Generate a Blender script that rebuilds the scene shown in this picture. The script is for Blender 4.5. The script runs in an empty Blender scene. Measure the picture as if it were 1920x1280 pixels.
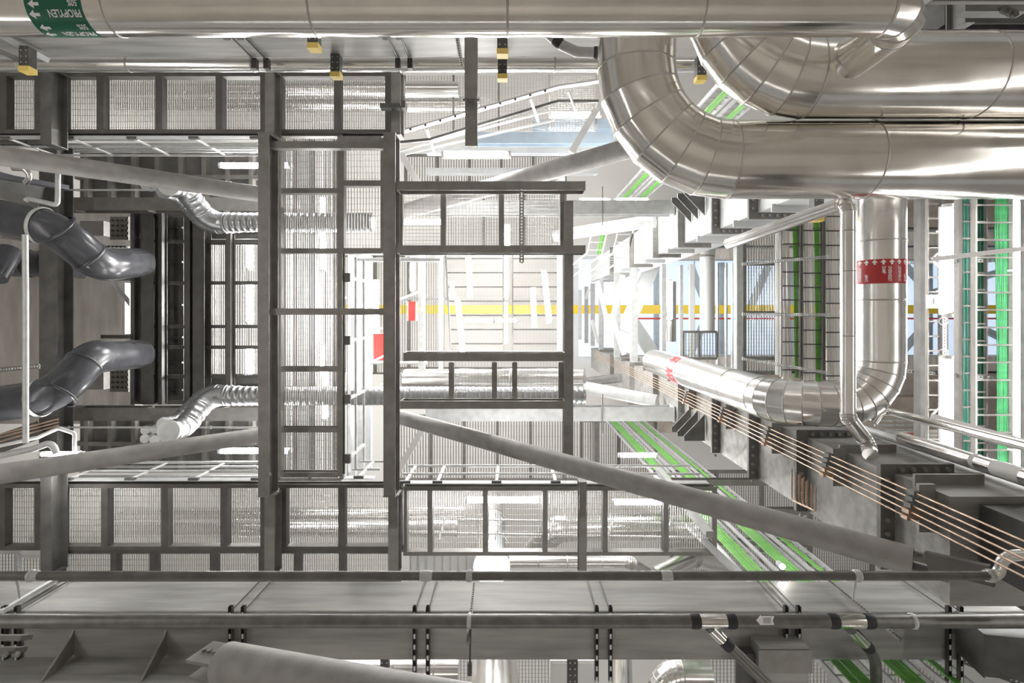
import bpy, math, random
from mathutils import Vector as V, Matrix
random.seed(7)
S = bpy.context.scene
COL = S.collection
F = 1000.0; CX = 960.0; CY = 590.0; CZ = 1.5       # photo pixels: focal length, point straight overhead; lens height above the floor

def P(px, py, d):
    """point seen at photo pixel px, py when it is d metres above the lens (X right, Y down the photo, Z up)"""
    return V(((px - CX) * d / F, (py - CY) * d / F, d + CZ))

# ---------------------------------------------------------------- materials
def mat(name, col, rough=.5, metal=0., noise=0., nscale=6., bump=0., bscale=40., emit=None, es=0., stretch=None, spots=0., trans=0.):
    m = bpy.data.materials.new(name); m.use_nodes = True
    nt = m.node_tree; b = nt.nodes['Principled BSDF']
    b.inputs['Roughness'].default_value = rough; b.inputs['Metallic'].default_value = metal
    c = (*col, 1); b.inputs['Base Color'].default_value = c
    tc = nt.nodes.new('ShaderNodeTexCoord'); mp = nt.nodes.new('ShaderNodeMapping')
    nt.links.new(tc.outputs['Object'], mp.inputs['Vector'])
    if stretch: mp.inputs['Scale'].default_value = stretch
    if noise:
        n = nt.nodes.new('ShaderNodeTexNoise'); n.inputs['Scale'].default_value = nscale; n.inputs['Detail'].default_value = 6
        nt.links.new(mp.outputs[0], n.inputs['Vector'])
        r = nt.nodes.new('ShaderNodeValToRGB')
        r.color_ramp.elements[0].position = .3; r.color_ramp.elements[1].position = .72
        r.color_ramp.elements[0].color = (*[x * (1 - noise) for x in col], 1)
        r.color_ramp.elements[1].color = (*[min(1, x * (1 + noise)) for x in col], 1)
        nt.links.new(n.outputs['Fac'], r.inputs['Fac'])
        out = r.outputs['Color']
        if spots:
            v = nt.nodes.new('ShaderNodeTexVoronoi'); v.inputs['Scale'].default_value = 26
            nt.links.new(tc.outputs['Object'], v.inputs['Vector'])
            lt = nt.nodes.new('ShaderNodeMath'); lt.operation = 'LESS_THAN'; lt.inputs[1].default_value = spots
            nt.links.new(v.outputs['Distance'], lt.inputs[0])
            mx = nt.nodes.new('ShaderNodeMixRGB'); mx.inputs['Color2'].default_value = (*[x * .35 for x in col], 1)
            nt.links.new(lt.outputs[0], mx.inputs['Fac']); nt.links.new(out, mx.inputs['Color1']); out = mx.outputs[0]
        nt.links.new(out, b.inputs['Base Color'])
        ma = nt.nodes.new('ShaderNodeMapRange'); ma.inputs['To Min'].default_value = max(.03, rough - .1); ma.inputs['To Max'].default_value = min(1, rough + .1)
        nt.links.new(n.outputs['Fac'], ma.inputs['Value']); nt.links.new(ma.outputs[0], b.inputs['Roughness'])
    if bump:
        n2 = nt.nodes.new('ShaderNodeTexNoise'); n2.inputs['Scale'].default_value = bscale
        nt.links.new(mp.outputs[0], n2.inputs['Vector'])
        bp = nt.nodes.new('ShaderNodeBump'); bp.inputs['Strength'].default_value = bump; bp.inputs['Distance'].default_value = .02
        nt.links.new(n2.outputs['Fac'], bp.inputs['Height']); nt.links.new(bp.outputs[0], b.inputs['Normal'])
    if emit:
        b.inputs['Emission Color'].default_value = (*emit, 1); b.inputs['Emission Strength'].default_value = es
    if trans: b.inputs['Transmission Weight'].default_value = trans
    return m

M = dict(
    alu=mat('aluminium_cladding', (.86, .835, .795), .17, 1, .08, 2.2, .08, 2.5, spots=.05),
    alu2=mat('bright_aluminium', (.90, .89, .87), .22, 1, .05, 3, .04, 6),
    seam=mat('seam_metal', (.50, .48, .455), .42, 1),
    dpipe=mat('dull_steel_pipe', (.17, .165, .155), .42, .4, .22, 7, .1, 45),
    spiral=mat('spiral_zinc', (.43, .44, .45), .36, .95, .08, 5),
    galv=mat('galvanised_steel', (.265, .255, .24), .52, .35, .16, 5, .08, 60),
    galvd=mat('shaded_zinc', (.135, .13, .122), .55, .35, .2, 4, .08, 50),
    galvl=mat('pale_galvanised_steel', (.60, .61, .61), .50, .3, .12, 6, .05, 60),
    grate=mat('grating_zinc', (.42, .41, .39), .45, .45),
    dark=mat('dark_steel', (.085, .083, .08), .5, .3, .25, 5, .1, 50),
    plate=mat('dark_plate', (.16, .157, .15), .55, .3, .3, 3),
    beam=mat('zinc_beam', (.31, .305, .29), .55, .25, .30, 2.2, .06, 30, stretch=(.35, 3, 3)),
    black=mat('black_rubber', (.025, .025, .028), .6),
    paint=mat('grey_paint', (.62, .64, .65), .5, 0, .05, 5),
    bluish=mat('blue_grey_paint', (.40, .48, .56), .55, 0, .08, 3),
    white=mat('white_paint', (.82, .82, .81), .45),
    plastic=mat('grey_plastic', (.078, .08, .09), .24, 0, .2, 3, .03, 8),
    conc=mat('concrete', (.52, .495, .46), .85, 0, .22, 1.4, .3, 22, stretch=(2.5, .6, 1)),
    concd=mat('brown_concrete', (.33, .29, .25), .85, 0, .22, 1.1, .3, 20),
    floor=mat('floor_screed', (.44, .405, .36), .6, 0, .1, 1),
    tube=mat('tube_steel', (.38, .37, .355), .55, .3, .16, 5, .1, 45),
    green=mat('green_cable', (.16, .46, .07), .45, 0, .2, 9),
    green2=mat('bright_green_cable', (.05, .30, .11), .45, 0, .2, 9),
    dgreen=mat('dark_green_cable', (.008, .10, .05), .4),
    teal=mat('teal_cable', (.10, .40, .30), .45),
    wcable=mat('white_cable', (.82, .79, .74), .5),
    copper=mat('copper_tube', (.50, .36, .27), .35, .7, .2, 8),
    red=mat('red_label', (.42, .025, .03), .4), redbox=mat('red_box_paint', (.62, .04, .03), .4),
    glabel=mat('green_label', (.0, .12, .065), .4),
    ltext=mat('white_letters', (.85, .85, .85), .4),
    yellow=mat('yellow_paint', (.78, .56, .04), .45), cap=mat('yellow_plastic', (.80, .60, .16), .45),
    lamp=mat('lamp_tube', (.9, .9, .9), .4, emit=(1, .985, .96), es=115.),
    lampb=mat('bright_lamp_tube', (.9, .9, .9), .4, emit=(1, .985, .96), es=11.),
    house=mat('lamp_housing', (.75, .75, .75), .5),
    sky=mat('skylight_sheet', (.62, .72, .85), .5, emit=(.66, .80, 1.0), es=.55),
    roofm=mat('roof_sheet', (.70, .69, .67), .6),
    glow=mat('small_lamp', (1, 1, 1), .4, emit=(1, .97, .9), es=75.),
)

# ---------------------------------------------------------------- mesh builder
class MB:
    def __init__(s): s.v = []; s.f = []; s.sm = []
    def add(s, vs, fs, smooth=False):
        b = len(s.v); s.v += [V(x) for x in vs]
        for q in fs: s.f.append([b + i for i in q]); s.sm.append(smooth)
        return s
    def hexa(s, p): return s.add(p, [(0, 3, 2, 1), (4, 5, 6, 7), (0, 1, 5, 4), (1, 2, 6, 5), (2, 3, 7, 6), (3, 0, 4, 7)])
    def box(s, a, b):
        x0, x1 = sorted((a[0], b[0])); y0, y1 = sorted((a[1], b[1])); z0, z1 = sorted((a[2], b[2]))
        return s.hexa([(x0, y0, z0), (x1, y0, z0), (x1, y1, z0), (x0, y1, z0), (x0, y0, z1), (x1, y0, z1), (x1, y1, z1), (x0, y1, z1)])
    def prism(s, a, b, prof, up=(0, 0, 1)):
        """sweep a closed 2-D profile (u across, w along up) from a to b"""
        a, b = V(a), V(b); t = (b - a).normalized(); u = V(up)
        if abs(t.dot(u)) > .98: u = V((0, 1, 0))
        side = t.cross(u).normalized(); w = side.cross(t)
        n = len(prof)
        ar = sum(prof[i][0] * prof[(i + 1) % n][1] - prof[(i + 1) % n][0] * prof[i][1] for i in range(n))
        if ar < 0: prof = prof[::-1]
        vs = [a + side * p[0] + w * p[1] for p in prof] + [b + side * p[0] + w * p[1] for p in prof]
        fs = [(i, i + n, (i + 1) % n + n, (i + 1) % n) for i in range(n)]
        s.add(vs, fs)
        s.add(vs[:n], [tuple(range(n))]); s.add(vs[n:], [tuple(range(n - 1, -1, -1))])
        return s
    def bar(s, a, b, w, h, up=(0, 0, 1)):
        return s.prism(a, b, [(-w / 2, -h / 2), (w / 2, -h / 2), (w / 2, h / 2), (-w / 2, h / 2)], up)
    def ibeam(s, a, b, w, h, tf=.016, tw=.012, up=(0, 0, 1)):
        W, H, t = w / 2, h / 2, tw / 2
        return s.prism(a, b, [(-W, -H), (W, -H), (W, -H + tf), (t, -H + tf), (t, H - tf), (W, H - tf), (W, H), (-W, H), (-W, H - tf), (-t, H - tf), (-t, -H + tf), (-W, -H + tf)], up)
    def chan(s, a, b, w, h, t=.01, side=1, up=(0, 0, 1)):
        W, H = w / 2 * side, h / 2; q = t * side
        return s.prism(a, b, [(-W, -H), (W, -H), (W, -H + t), (-W + q, -H + t), (-W + q, H - t), (W, H - t), (W, H), (-W, H)], up)
    def angle(s, a, b, w, h, t=.008, side=1, up=(0, 0, 1)):
        W, H = w / 2 * side, h / 2; q = t * side
        return s.prism(a, b, [(-W, -H), (W, -H), (W, -H + t), (-W + q, -H + t), (-W + q, H), (-W, H)], up)
    def tube(s, pts, r, n=16, caps=True, split=False, smooth=True):
        pts = [V(p) for p in pts]; N = len(pts)
        rs = r if isinstance(r, (list, tuple)) else [r] * N
        tans = []
        for i in range(N):
            a = (pts[i] - pts[i - 1]).normalized() if i else None
            b = (pts[i + 1] - pts[i]).normalized() if i < N - 1 else None
            tans.append(((a + b) if a and b else (a or b)).normalized())
        t0 = tans[0]; u = V((0, 0, 1)) if abs(t0.z) < .9 else V((0, 1, 0))
        nx = (u - t0 * u.dot(t0)).normalized()
        rings = []
        for i in range(N):
            t = tans[i]
            nx = (nx - t * nx.dot(t)).normalized(); ny = t.cross(nx)
            k = 1.
            if 0 < i < N - 1:
                c = (pts[i] - pts[i - 1]).normalized().dot(t); k = 1 / max(.5, c)
            bi = None
            if k > 1.0005:
                bi = ((pts[i + 1] - pts[i]).normalized() - (pts[i] - pts[i - 1]).normalized()).normalized()
            ring = []
            for j in range(n):
                a = 2 * math.pi * j / n; o = (nx * math.cos(a) + ny * math.sin(a)) * rs[i]
                if bi is not None: o = o + bi * (o.dot(bi)) * (k - 1)
                ring.append(pts[i] + o)
            rings.append(ring)
        fs = [(j, (j + 1) % n, (j + 1) % n + n, j + n) for j in range(n)]
        if split:
            for i in range(N - 1): s.add(rings[i] + rings[i + 1], fs, smooth)
        else:
            allv = [p for q in rings for p in q]
            s.add(allv, [tuple(x + i * n for x in q) for i in range(N - 1) for q in fs], smooth)
        if caps:
            s.add(rings[0], [tuple(range(n - 1, -1, -1))]); s.add(rings[-1], [tuple(range(n))])
        return s
    def band(s, c, t, r, w=.02, n=32, h=.006):
        c, t = V(c), V(t).normalized()
        return s.tube([c - t * w / 2, c - t * w / 4, c + t * w / 4, c + t * w / 2], [r, r + h, r + h, r], n, False)
    def bolt(s, c, ax, r=.018, h=.02, n=6):
        c, ax = V(c), V(ax).normalized()
        return s.tube([c, c + ax * h], r, n, True, smooth=False)
    def pierced(s, a, b, w, t, hole, pitch, up):
        """flat strip from a to b, w wide along up, with a row of real slots"""
        a, b = V(a), V(b); d = b - a; L = d.length; T = d.normalized(); u = V(up); u = (u - T * u.dot(T)).normalized()
        n = max(1, int(L / pitch)); p = L / n
        for sgn in (-1, 1): s.bar(a + u * sgn * (w / 2 - (w - hole) / 4), b + u * sgn * (w / 2 - (w - hole) / 4), t, (w - hole) / 2, u)
        for i in range(n + 1):
            c = a + T * (p * i); s.bar(c - T * min(p * .2, .02), c + T * min(p * .2, .02), t, hole, u)
        return s

def fillet(pts, R, n=6):
    pts = [V(p) for p in pts]; out = [pts[0]]
    for i in range(1, len(pts) - 1):
        a = (pts[i - 1] - pts[i]); b = (pts[i + 1] - pts[i])
        la, lb = a.length, b.length; a.normalize(); b.normalize()
        ang = a.angle(b)
        if ang > 3.1: out.append(pts[i]); continue
        t = R / math.tan(ang / 2); t = min(t, la * .49 if i > 1 else la, lb * .49 if i < len(pts) - 2 else lb)
        r = t * math.tan(ang / 2)
        c = pts[i] + (a + b).normalized() * (r / math.sin(ang / 2))
        p0, p1 = pts[i] + a * t, pts[i] + b * t
        v0, v1 = p0 - c, p1 - c; w = v0.angle(v1)
        for k in range(n + 1):
            f = k / n
            out.append(c + (v0 * math.sin((1 - f) * w) + v1 * math.sin(f * w)) / math.sin(w))
    out.append(pts[-1]); return out

_cache = {}
def mesh_of(mb, m, key=None, off=V((0, 0, 0)), name='mesh'):
    if key and key in _cache: return _cache[key]
    me = bpy.data.meshes.new(name)
    me.from_pydata([tuple(p - off) for p in mb.v], [], mb.f)
    me.polygons.foreach_set('use_smooth', mb.sm)
    me.materials.append(M[m] if isinstance(m, str) else m); me.update()
    if key: _cache[key] = me
    return me

def new(name, data, parent=None, loc=(0, 0, 0)):
    o = bpy.data.objects.new(name, data); COL.objects.link(o); o.location = loc
    if parent: o.parent = parent
    return o

class Thing:
    """collects parts in world coordinates; done() makes an Empty at the base that parents them"""
    def __init__(s, name, label, cat, group=None): s.name, s.label, s.cat, s.group, s.ps = name, label, cat, group, []
    def part(s, name, mb, m, sub=None, key=None, at=(0, 0, 0), label=None, kind=None):
        s.ps.append([name, mb, m, sub, key, V(at), label, kind, None]); return len(s.ps) - 1
    def bolts(s, cs, ax, r=.018, h=.02, m='galv', sub=None):
        k = ('bolt', tuple(round(x, 3) for x in ax), r, h, m)
        for c in cs: s.part('bolt', MB().bolt((0, 0, 0), ax, r, h), m, sub, k, c)
    def done(s):
        lo = V((1e9,) * 3); hi = V((-1e9,) * 3)
        for p in s.ps:
            if p[3] is None:
                for q in p[1].v:
                    q = q + p[5]
                    for i in range(3): lo[i] = min(lo[i], q[i]); hi[i] = max(hi[i], q[i])
        base = V(((lo.x + hi.x) / 2, (lo.y + hi.y) / 2, lo.z))
        e = new(s.name, None, None, base); e.empty_display_size = .2
        tag(e, s.label, s.cat, s.group)
        for p in s.ps:
            off = base if p[4] is None else V((0, 0, 0))
            me = mesh_of(p[1], p[2], p[4], off, p[0])
            par = e if p[3] is None else s.ps[p[3]][8]
            l = V((0, 0, 0)) if p[4] is None else p[5] - base
            if p[3] is not None and p[4] is not None: l = p[5] - base - s.ps[p[3]][8].location
            elif p[3] is not None: l = -s.ps[p[3]][8].location
            o = new(p[0], me, par, l)
            if p[6]: o['label'] = p[6]
            if p[7]: o['kind'] = p[7]
            p[8] = o
        return e

def tag(o, label, cat, group=None, kind='thing'):
    o['label'] = label; o['category'] = cat; o['kind'] = kind
    if group: o['group'] = group
    return o
def solo(name, label, cat, mb, m, group=None):
    """a thing that is one mesh"""
    lo = V((1e9,) * 3); hi = V((-1e9,) * 3)
    for q in mb.v:
        for i in range(3): lo[i] = min(lo[i], q[i]); hi[i] = max(hi[i], q[i])
    b = V(((lo.x + hi.x) / 2, (lo.y + hi.y) / 2, lo.z))
    return tag(new(name, mesh_of(mb, m, None, b, name), None, b), label, cat, group)
def struct(name, mb, m):
    o = new(name, mesh_of(mb, m, None, V((0, 0, 0)), name)); o['kind'] = 'structure'; return o

def letters(txt, size=1.):
    """flat outline mesh of a word in local 2-D coordinates: (verts, faces, width)"""
    cu = bpy.data.curves.new('word', 'FONT'); cu.body = txt; cu.size = size; cu.resolution_u = 3; cu.offset = .018
    o = bpy.data.objects.new('word', cu); COL.objects.link(o)
    dg = bpy.context.evaluated_depsgraph_get(); dg.update()
    me = bpy.data.meshes.new_from_object(o.evaluated_get(dg))
    vs = [(q.co.x, q.co.y) for q in me.vertices]; fs = [tuple(p.vertices) for p in me.polygons]
    bpy.data.objects.remove(o); bpy.data.curves.remove(cu); bpy.data.meshes.remove(me)
    w = max((x for x, y in vs), default=0)
    return vs, fs, w
ORD = ['first', 'second', 'third', 'fourth', 'fifth', 'sixth', 'seventh', 'eighth', 'ninth', 'tenth', 'eleventh', 'twelfth', 'thirteenth', 'fourteenth', 'fifteenth', 'sixteenth', 'seventeenth', 'eighteenth']

# ---------------------------------------------------------------- reusable builders
def clad_pipe(name, label, pts, r, R, seams=(), gores=6, m='alu', n=40, extra=None, seam_w=.022, lap=None, group=None):
    """insulated pipe in aluminium sheet: straight cladding sections, segmented elbows and joint bands as parts"""
    T = Thing(name, label, 'pipe', group)
    pts = [V(p) for p in pts]; K = len(pts)
    tl = [0] * K
    for i in range(1, K - 1):
        a = (pts[i - 1] - pts[i]).normalized(); b = (pts[i + 1] - pts[i]).normalized(); tl[i] = R / math.tan(a.angle(b) / 2)
    si = 0
    for i in range(K - 1):
        d = (pts[i + 1] - pts[i]); L = d.length; d.normalize()
        p0 = pts[i] + d * tl[i]; p1 = pts[i + 1] - d * tl[i + 1]
        cuts = [0] + [f for (k, f) in seams if k == i] + [1]
        for c0, c1 in zip(cuts, cuts[1:]):
            a = p0.lerp(p1, c0); b = p0.lerp(p1, c1)
            mb = MB(); mb.tube([a, b], r, n, caps=(i == 0 and c0 == 0) or (i == K - 2 and c1 == 1))
            s = T.part('cladding_section', mb, m)
            if lap is not None and (b - a).length > .5:
                side = d.cross(V((0, 0, 1))).normalized() if abs(d.z) < .9 else V((1, 0, 0)); dn = d.cross(side).normalized()
                ang = lap + (.5 if si % 2 else 0); o = (side * math.cos(ang) + dn * math.sin(ang)) * (r + .001)
                lb = MB(); lb.bar(a + o, b + o, .006, .03, o.cross(d)); 
                for k in range(int((b - a).length / .42) + 1): lb.bolt(a + o + d * (.15 + k * .42), o, .011, .008)
                T.part('lap_seam', lb, m, sub=s); si += 1
            if c1 < 1: bb = MB(); bb.band(b, d, r, seam_w, n); T.part('joint_band', bb, 'seam')
        for q, t_ in ((p0, tl[i]), (p1, tl[i + 1])):
            if t_: bb = MB(); bb.band(q, d, r, seam_w, n); T.part('joint_band', bb, 'seam')
        if tl[i + 1]:
            a = (pts[i] - pts[i + 1]).normalized(); b = (pts[i + 2] - pts[i + 1]).normalized()
            arc = fillet([pts[i + 1] + a * tl[i + 1] * 1.0001, pts[i + 1], pts[i + 1] + b * tl[i + 1] * 1.0001], R, gores)[1:-1]
            arc = [arc[0] + a * .012] + arc + [arc[-1] + b * .012]
            mb = MB(); mb.tube(arc, r, n, False, True)
            e = T.part('elbow', mb, m)
            for k in range(2, len(arc) - 2):
                t = (arc[k + 1] - arc[k - 1]); bb = MB(); bb.band(arc[k], t, r * 1.004, seam_w * .8, n, .006); T.part('elbow_seam', bb, 'seam', sub=e)
    if extra: extra(T)
    return T.done()

def grating_mesh(w, l, pitch=.040, cross=.1, dep=.028, th=.009, key=None):
    """one forge-welded panel lying in XY, w (X) by l (Y); bearing bars run along Y"""
    mb = MB(); n = max(2, int(w / pitch))
    for i in range(n + 1): x = w * i / n; mb.box((x - th / 2, 0, 0), (x + th / 2, l, dep))
    k = max(2, int(l / cross))
    for i in range(k + 1): y = l * i / k; mb.box((0, y - .003, dep - .012), (w, y + .003, dep - .003))
    return mb
def grating_meshx(w, l, pitch=.034, cross=.1, dep=.028, th=.005):
    mb = grating_mesh(l, w, pitch, cross, dep, th); mb.v = [V((p.y, p.x, p.z)) for p in mb.v]; mb.f = [q[::-1] for q in mb.f]; return mb

def walkway(label, x0, x1, y0, y1, d, crosses, axis='x', mw=.12, h=.16, edges=(1, 1), pitch=.040, cross=.1, m='galv', skip=(), bars='y', group=None, endcaps=True, dep=.028, th=.009, gm='grate'):
    """platform of gratings in a channel frame. Photo pixels for the extents at depth d (frame underside). crosses: member positions along the axis"""
    T = Thing('grating_walkway', label, 'walkway', group)
    a = P(x0, y0, d); b = P(x1, y1, d); zt = a.z + h
    if axis == 'x':
        for e, y, sd in ((edges[0], a.y, 1), (edges[1], b.y, -1)):
            if e: T.part('edge_channel', MB().chan((a.x, y, a.z + h / 2), (b.x, y, a.z + h / 2), .07, h, .012, sd), m)
        xs = [P(c, 0, d).x for c in crosses]
        for x in xs: T.part('cross_member', MB().chan((x, a.y + .03, a.z + h / 2), (x, b.y - .03, a.z + h / 2), mw, h * .94, .012, 1 if x > 0 else -1), m)
        for i, (p, q) in enumerate(zip(xs, xs[1:])):
            if i in skip: continue
            g = (grating_mesh if bars == 'y' else grating_meshx)(q - p - .02, b.y - a.y - .04, pitch, cross, dep, th)
            T.part('grating', g, gm, key=('g', bars, round(q - p, 2), round(b.y - a.y, 2), pitch, cross, dep, th, gm), at=(p + .01, a.y + .02, zt + .002))
    else:
        for e, x, sd in ((edges[0], a.x, -1), (edges[1], b.x, 1)):
            if e: T.part('edge_channel', MB().chan((x, a.y, a.z + h / 2), (x, b.y, a.z + h / 2), .09, h, .012, sd), m)
        ys = [P(0, c, d).y for c in crosses]
        for y in ys: T.part('cross_member', MB().chan((a.x + .03, y, a.z + h / 2), (b.x - .03, y, a.z + h / 2), mw, h * .94, .012, 1), m)
        for i, (p, q) in enumerate(zip(ys, ys[1:])):
            if i in skip: continue
            g = (grating_mesh if bars == 'y' else grating_meshx)(b.x - a.x - .04, q - p - .02, pitch, cross, dep, th)
            T.part('grating', g, gm, key=('h', bars, round(q - p, 2), round(b.x - a.x, 2), pitch, cross, dep, th, gm), at=(a.x + .02, p + .01, zt + .002))
    return T.done()

def beam(label, a, b, w=.2, h=.3, m='galv', kind='I', name='steel_girder', plates=True, group=None, up=(0, 0, 1), cat='beam'):
    """rolled steel section; end plates with bolts are parts"""
    T = Thing(name, label, cat, group); a, b = V(a), V(b); mb = MB()
    if kind == 'I': mb.ibeam(a, b, w, h, .018, .014, up)
    elif kind == 'C': mb.chan(a, b, w, h, .014, 1, up)
    elif kind == 'D': mb.chan(a, b, w, h, .014, -1, up)
    else: mb.bar(a, b, w, h, up)
    T.part('section', mb, m)
    if plates:
        t = (b - a).normalized()
        for c in (a - t * .008, b + t * .008): T.part('end_plate', MB().bar(c - t * .008, c + t * .008, w * 1.04, h * 1.04, up), m)
    return T.done()

def lamp(label, a, b, r=.045, group=None, bracket=True, m='lamp'):
    T = Thing('fluorescent_lamp', label, 'lamp', group); a, b = V(a), V(b); t = (b - a).normalized()
    T.part('tube', MB().tube([a + t * .03, a + t * .06, b - t * .06, b - t * .03], [r * .7, r, r, r * .7], 12), m)
    o = V((0, 0, r + .025))
    T.part('housing', MB().bar(a + o, b + o, r * 1.5, .045), 'house')
    for c in (a, b): T.part('end_cap', MB().tube([c - t * .02, c + t * .035], r * 1.08, 12), 'house')
    if bracket:
        for f in (.22, .78): c = a.lerp(b, f) + V((0, 0, r + .045)); T.part('clamp', MB().bar(c, c + V((0, 0, .1)), .03, .03), 'galvl')
    return T.done()

def tubular(name, label, pts, r, m, R=0, n=12, cat='pipe', group=None, clamps=(), cm='galvl', bands=(), bm='black', fl=6):
    """plain tube along a filleted line, with clamps (fraction along, drop) as parts"""
    pts = [V(p) for p in pts]
    path = fillet(pts, R, fl) if R and len(pts) > 2 else pts
    mb = MB().tube(path, r, n)
    if not clamps and not bands: return solo(name, label, cat, mb, m, group)
    T = Thing(name, label, cat, group); T.part('pipe_body', mb, m)
    d = (pts[1] - pts[0])
    for f in clamps:
        c = pts[0] + d * f; T.part('pipe_clamp', MB().band(c, d, r, .05, n, .012), cm)
    for f, w in bands:
        c = pts[0] + d * f; T.part('tape_band', MB().band(c, d, r, w, n, .006), bm)
    return T.done()
# ================================================================ the top pipe with the green band
def wrap_text(T, sub, words, centre, axis, r, mats, flip):
    pass
D0 = 4.4
yt, rt = 21, .193
a0 = P(-90, yt, D0); a1 = P(1712, yt, D0)
def top_extra(T):
    # green band wrapped round the pipe with white words and arrows
    xa, xb = P(84, yt, D0).x, P(186, yt, D0).x
    c = P(0, yt, D0); ra = rt + .0015
    band = MB(); band.tube([(xa, c.y, c.z), (xb, c.y, c.z)], ra, 48, False)
    s = T.part('label_band', band, 'glabel', label='green band with white words and arrows')
    def place(txt, size, ang, x0, name='lettering', arrow=False):
        mb = MB(); rr = ra + .0015
        if arrow: vs = [(0, .30), (.42, .30), (.42, .08), (.86, .42), (.42, .76), (.42, .54), (0, .54)]; fs = [tuple(range(7))]
        else: vs, fs, _ = letters(txt)
        out = []
        for x, y in vs:
            # reads from the other side: word runs towards -X, its top points down the photo
            th = ang + y * size / rr
            out.append((x0 - x * size * (1 if arrow else .70), c.y + rr * math.sin(th), c.z - rr * math.cos(th)))
        mb.add(out, fs); T.part(name, mb, 'ltext', sub=s)
    W = xb - xa
    for ang0 in (.10, 1.01):
        place('50%', .066, ang0, xb - .03)
        place('PROPYLEN', .078, ang0 + .36, xb - .02)
        place('', .10, ang0 - .06, xa + .115, 'arrow', True); place('', .10, ang0 + .32, xa + .10, 'arrow', True)
top = clad_pipe('insulated_pipe', 'long polished pipe along the top edge with a green band of white words', [a0, a1, a1 + V((0, 0, 1.4))], rt, .26,
    seams=[(0, (225 + 90) / 1775.), (0, (604 + 90) / 1775.), (0, (971 + 90) / 1775.), (0, (1337 + 90) / 1775.)], gores=3, extra=top_extra, lap=.9)

# ================================================================ two big cladded pipes with elbows
A_y, A_d = 300, 6.0
ax = P(1193, 0, A_d).x
clad_pipe('insulated_pipe', 'lower of the two big polished elbow pipes at upper right', [V((ax, P(0, -60, A_d).y, A_d + CZ)), V((ax, P(0, A_y, A_d).y, A_d + CZ)), P(2080, A_y, A_d)], .428, 1.02,
    seams=[(1, .355)], gores=6, lap=.25, n=56)
B_y, B_d = 142, 5.6
bx = P(1367, 0, B_d).x
clad_pipe('insulated_pipe', 'upper big polished elbow pipe with a slanting stub pipe entering its belly', [V((bx, P(0, -260, B_d).y, B_d + CZ)), V((bx, P(0, B_y, B_d).y, B_d + CZ)), P(2080, B_y, B_d)], .425, .80,
    seams=[(1, .56)], gores=6, lap=.25, n=56)

# ================================================================ big box girder low in the frame
g_top, g_bot = 7.8, 7.0
gy0 = P(0, 1090, g_top).y; gy1 = P(0, 1236, g_bot).y
def boxbeam(label, x0, x1, y0, y1, z0, z1, m='beam'):
    T = Thing('box_girder', label, 'girder')
    mb = MB(); r = .04
    prof = [(y0, z1), (y0, z0 + r)] + [(y0 + r - r * math.cos(q), z0 + r - r * math.sin(q)) for q in (.4, .8, 1.2)] + [(y0 + r, z0), (y1, z0), (y1, z1)]
    vs = [(x0, y, z) for y, z in prof] + [(x1, y, z) for y, z in prof]; n = len(prof)
    mb.add(vs, [(i, (i + 1) % n, (i + 1) % n + n, i + n) for i in range(n)] + [tuple(range(n))[::-1], tuple(range(n, 2 * n))])
    T.part('box_section', mb, m)
    return T
T = boxbeam('broad box girder across the foot of the scene behind two dark pipes', P(-160, 0, 7).x, P(1925, 0, 7).x, gy0, gy1, g_bot + CZ, g_top + CZ)
zb = g_bot + CZ
# deep web stiffeners and lower flange of its thicker end
x_l = P(-160, 0, 7).x; x_r = P(415, 0, 6.4).x
for px in (60, 250):
    x = P(px, 0, 6.4).x
    T.part('gusset', MB().hexa([(x - .015, gy0 + .1, zb + .1), (x + .015, gy0 + .1, zb + .1), (x + .015, gy1 - .1, zb + .1), (x - .015, gy1 - .1, zb + .1), (x - .015, gy0 + .3, zb - .05), (x + .015, gy0 + .3, zb - .05), (x + .015, gy1 + .05, zb - .62), (x - .015, gy1 + .05, zb - .62)]), 'galv')
T.part('lower_flange', MB().box((x_l, gy1 + .0, zb - .66), (x_r, gy1 + .45, zb - .62)), 'beam')
T.part('web_plate', MB().box((x_l, gy1 - .03, zb - .62), (x_r, gy1 + .03, zb - .003)), 'beam')
# hanging bracket box under it
T.done()
HB = Thing('bracket_box', 'grey box bracket under the thick dark pipe near its paper arrow', 'bracket')
c = P(1460, 1235, 6.9)
HB.part('box_body', MB().box((c.x - .32, gy0 + .30, zb - .26), (c.x + .30, gy1 + .6, zb - .002)), 'beam')
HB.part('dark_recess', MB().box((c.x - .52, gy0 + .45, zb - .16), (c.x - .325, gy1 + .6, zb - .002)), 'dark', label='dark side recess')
HB.part('cover_plate', MB().box((c.x - .34, gy0 + .33, zb - .275), (c.x + .34, gy0 + .62, zb - .262)), 'galv')
HB.done()
T = boxbeam('box girder along the top edge above the polished pipe', P(-160, 0, 7).x, P(1180, 0, 7).x, P(0, 20, 7).y, P(0, 107, 7.7).y, 7.0 + CZ, 7.7 + CZ)
ty1 = P(0, 107, 7.7).y
T.done()
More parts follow.
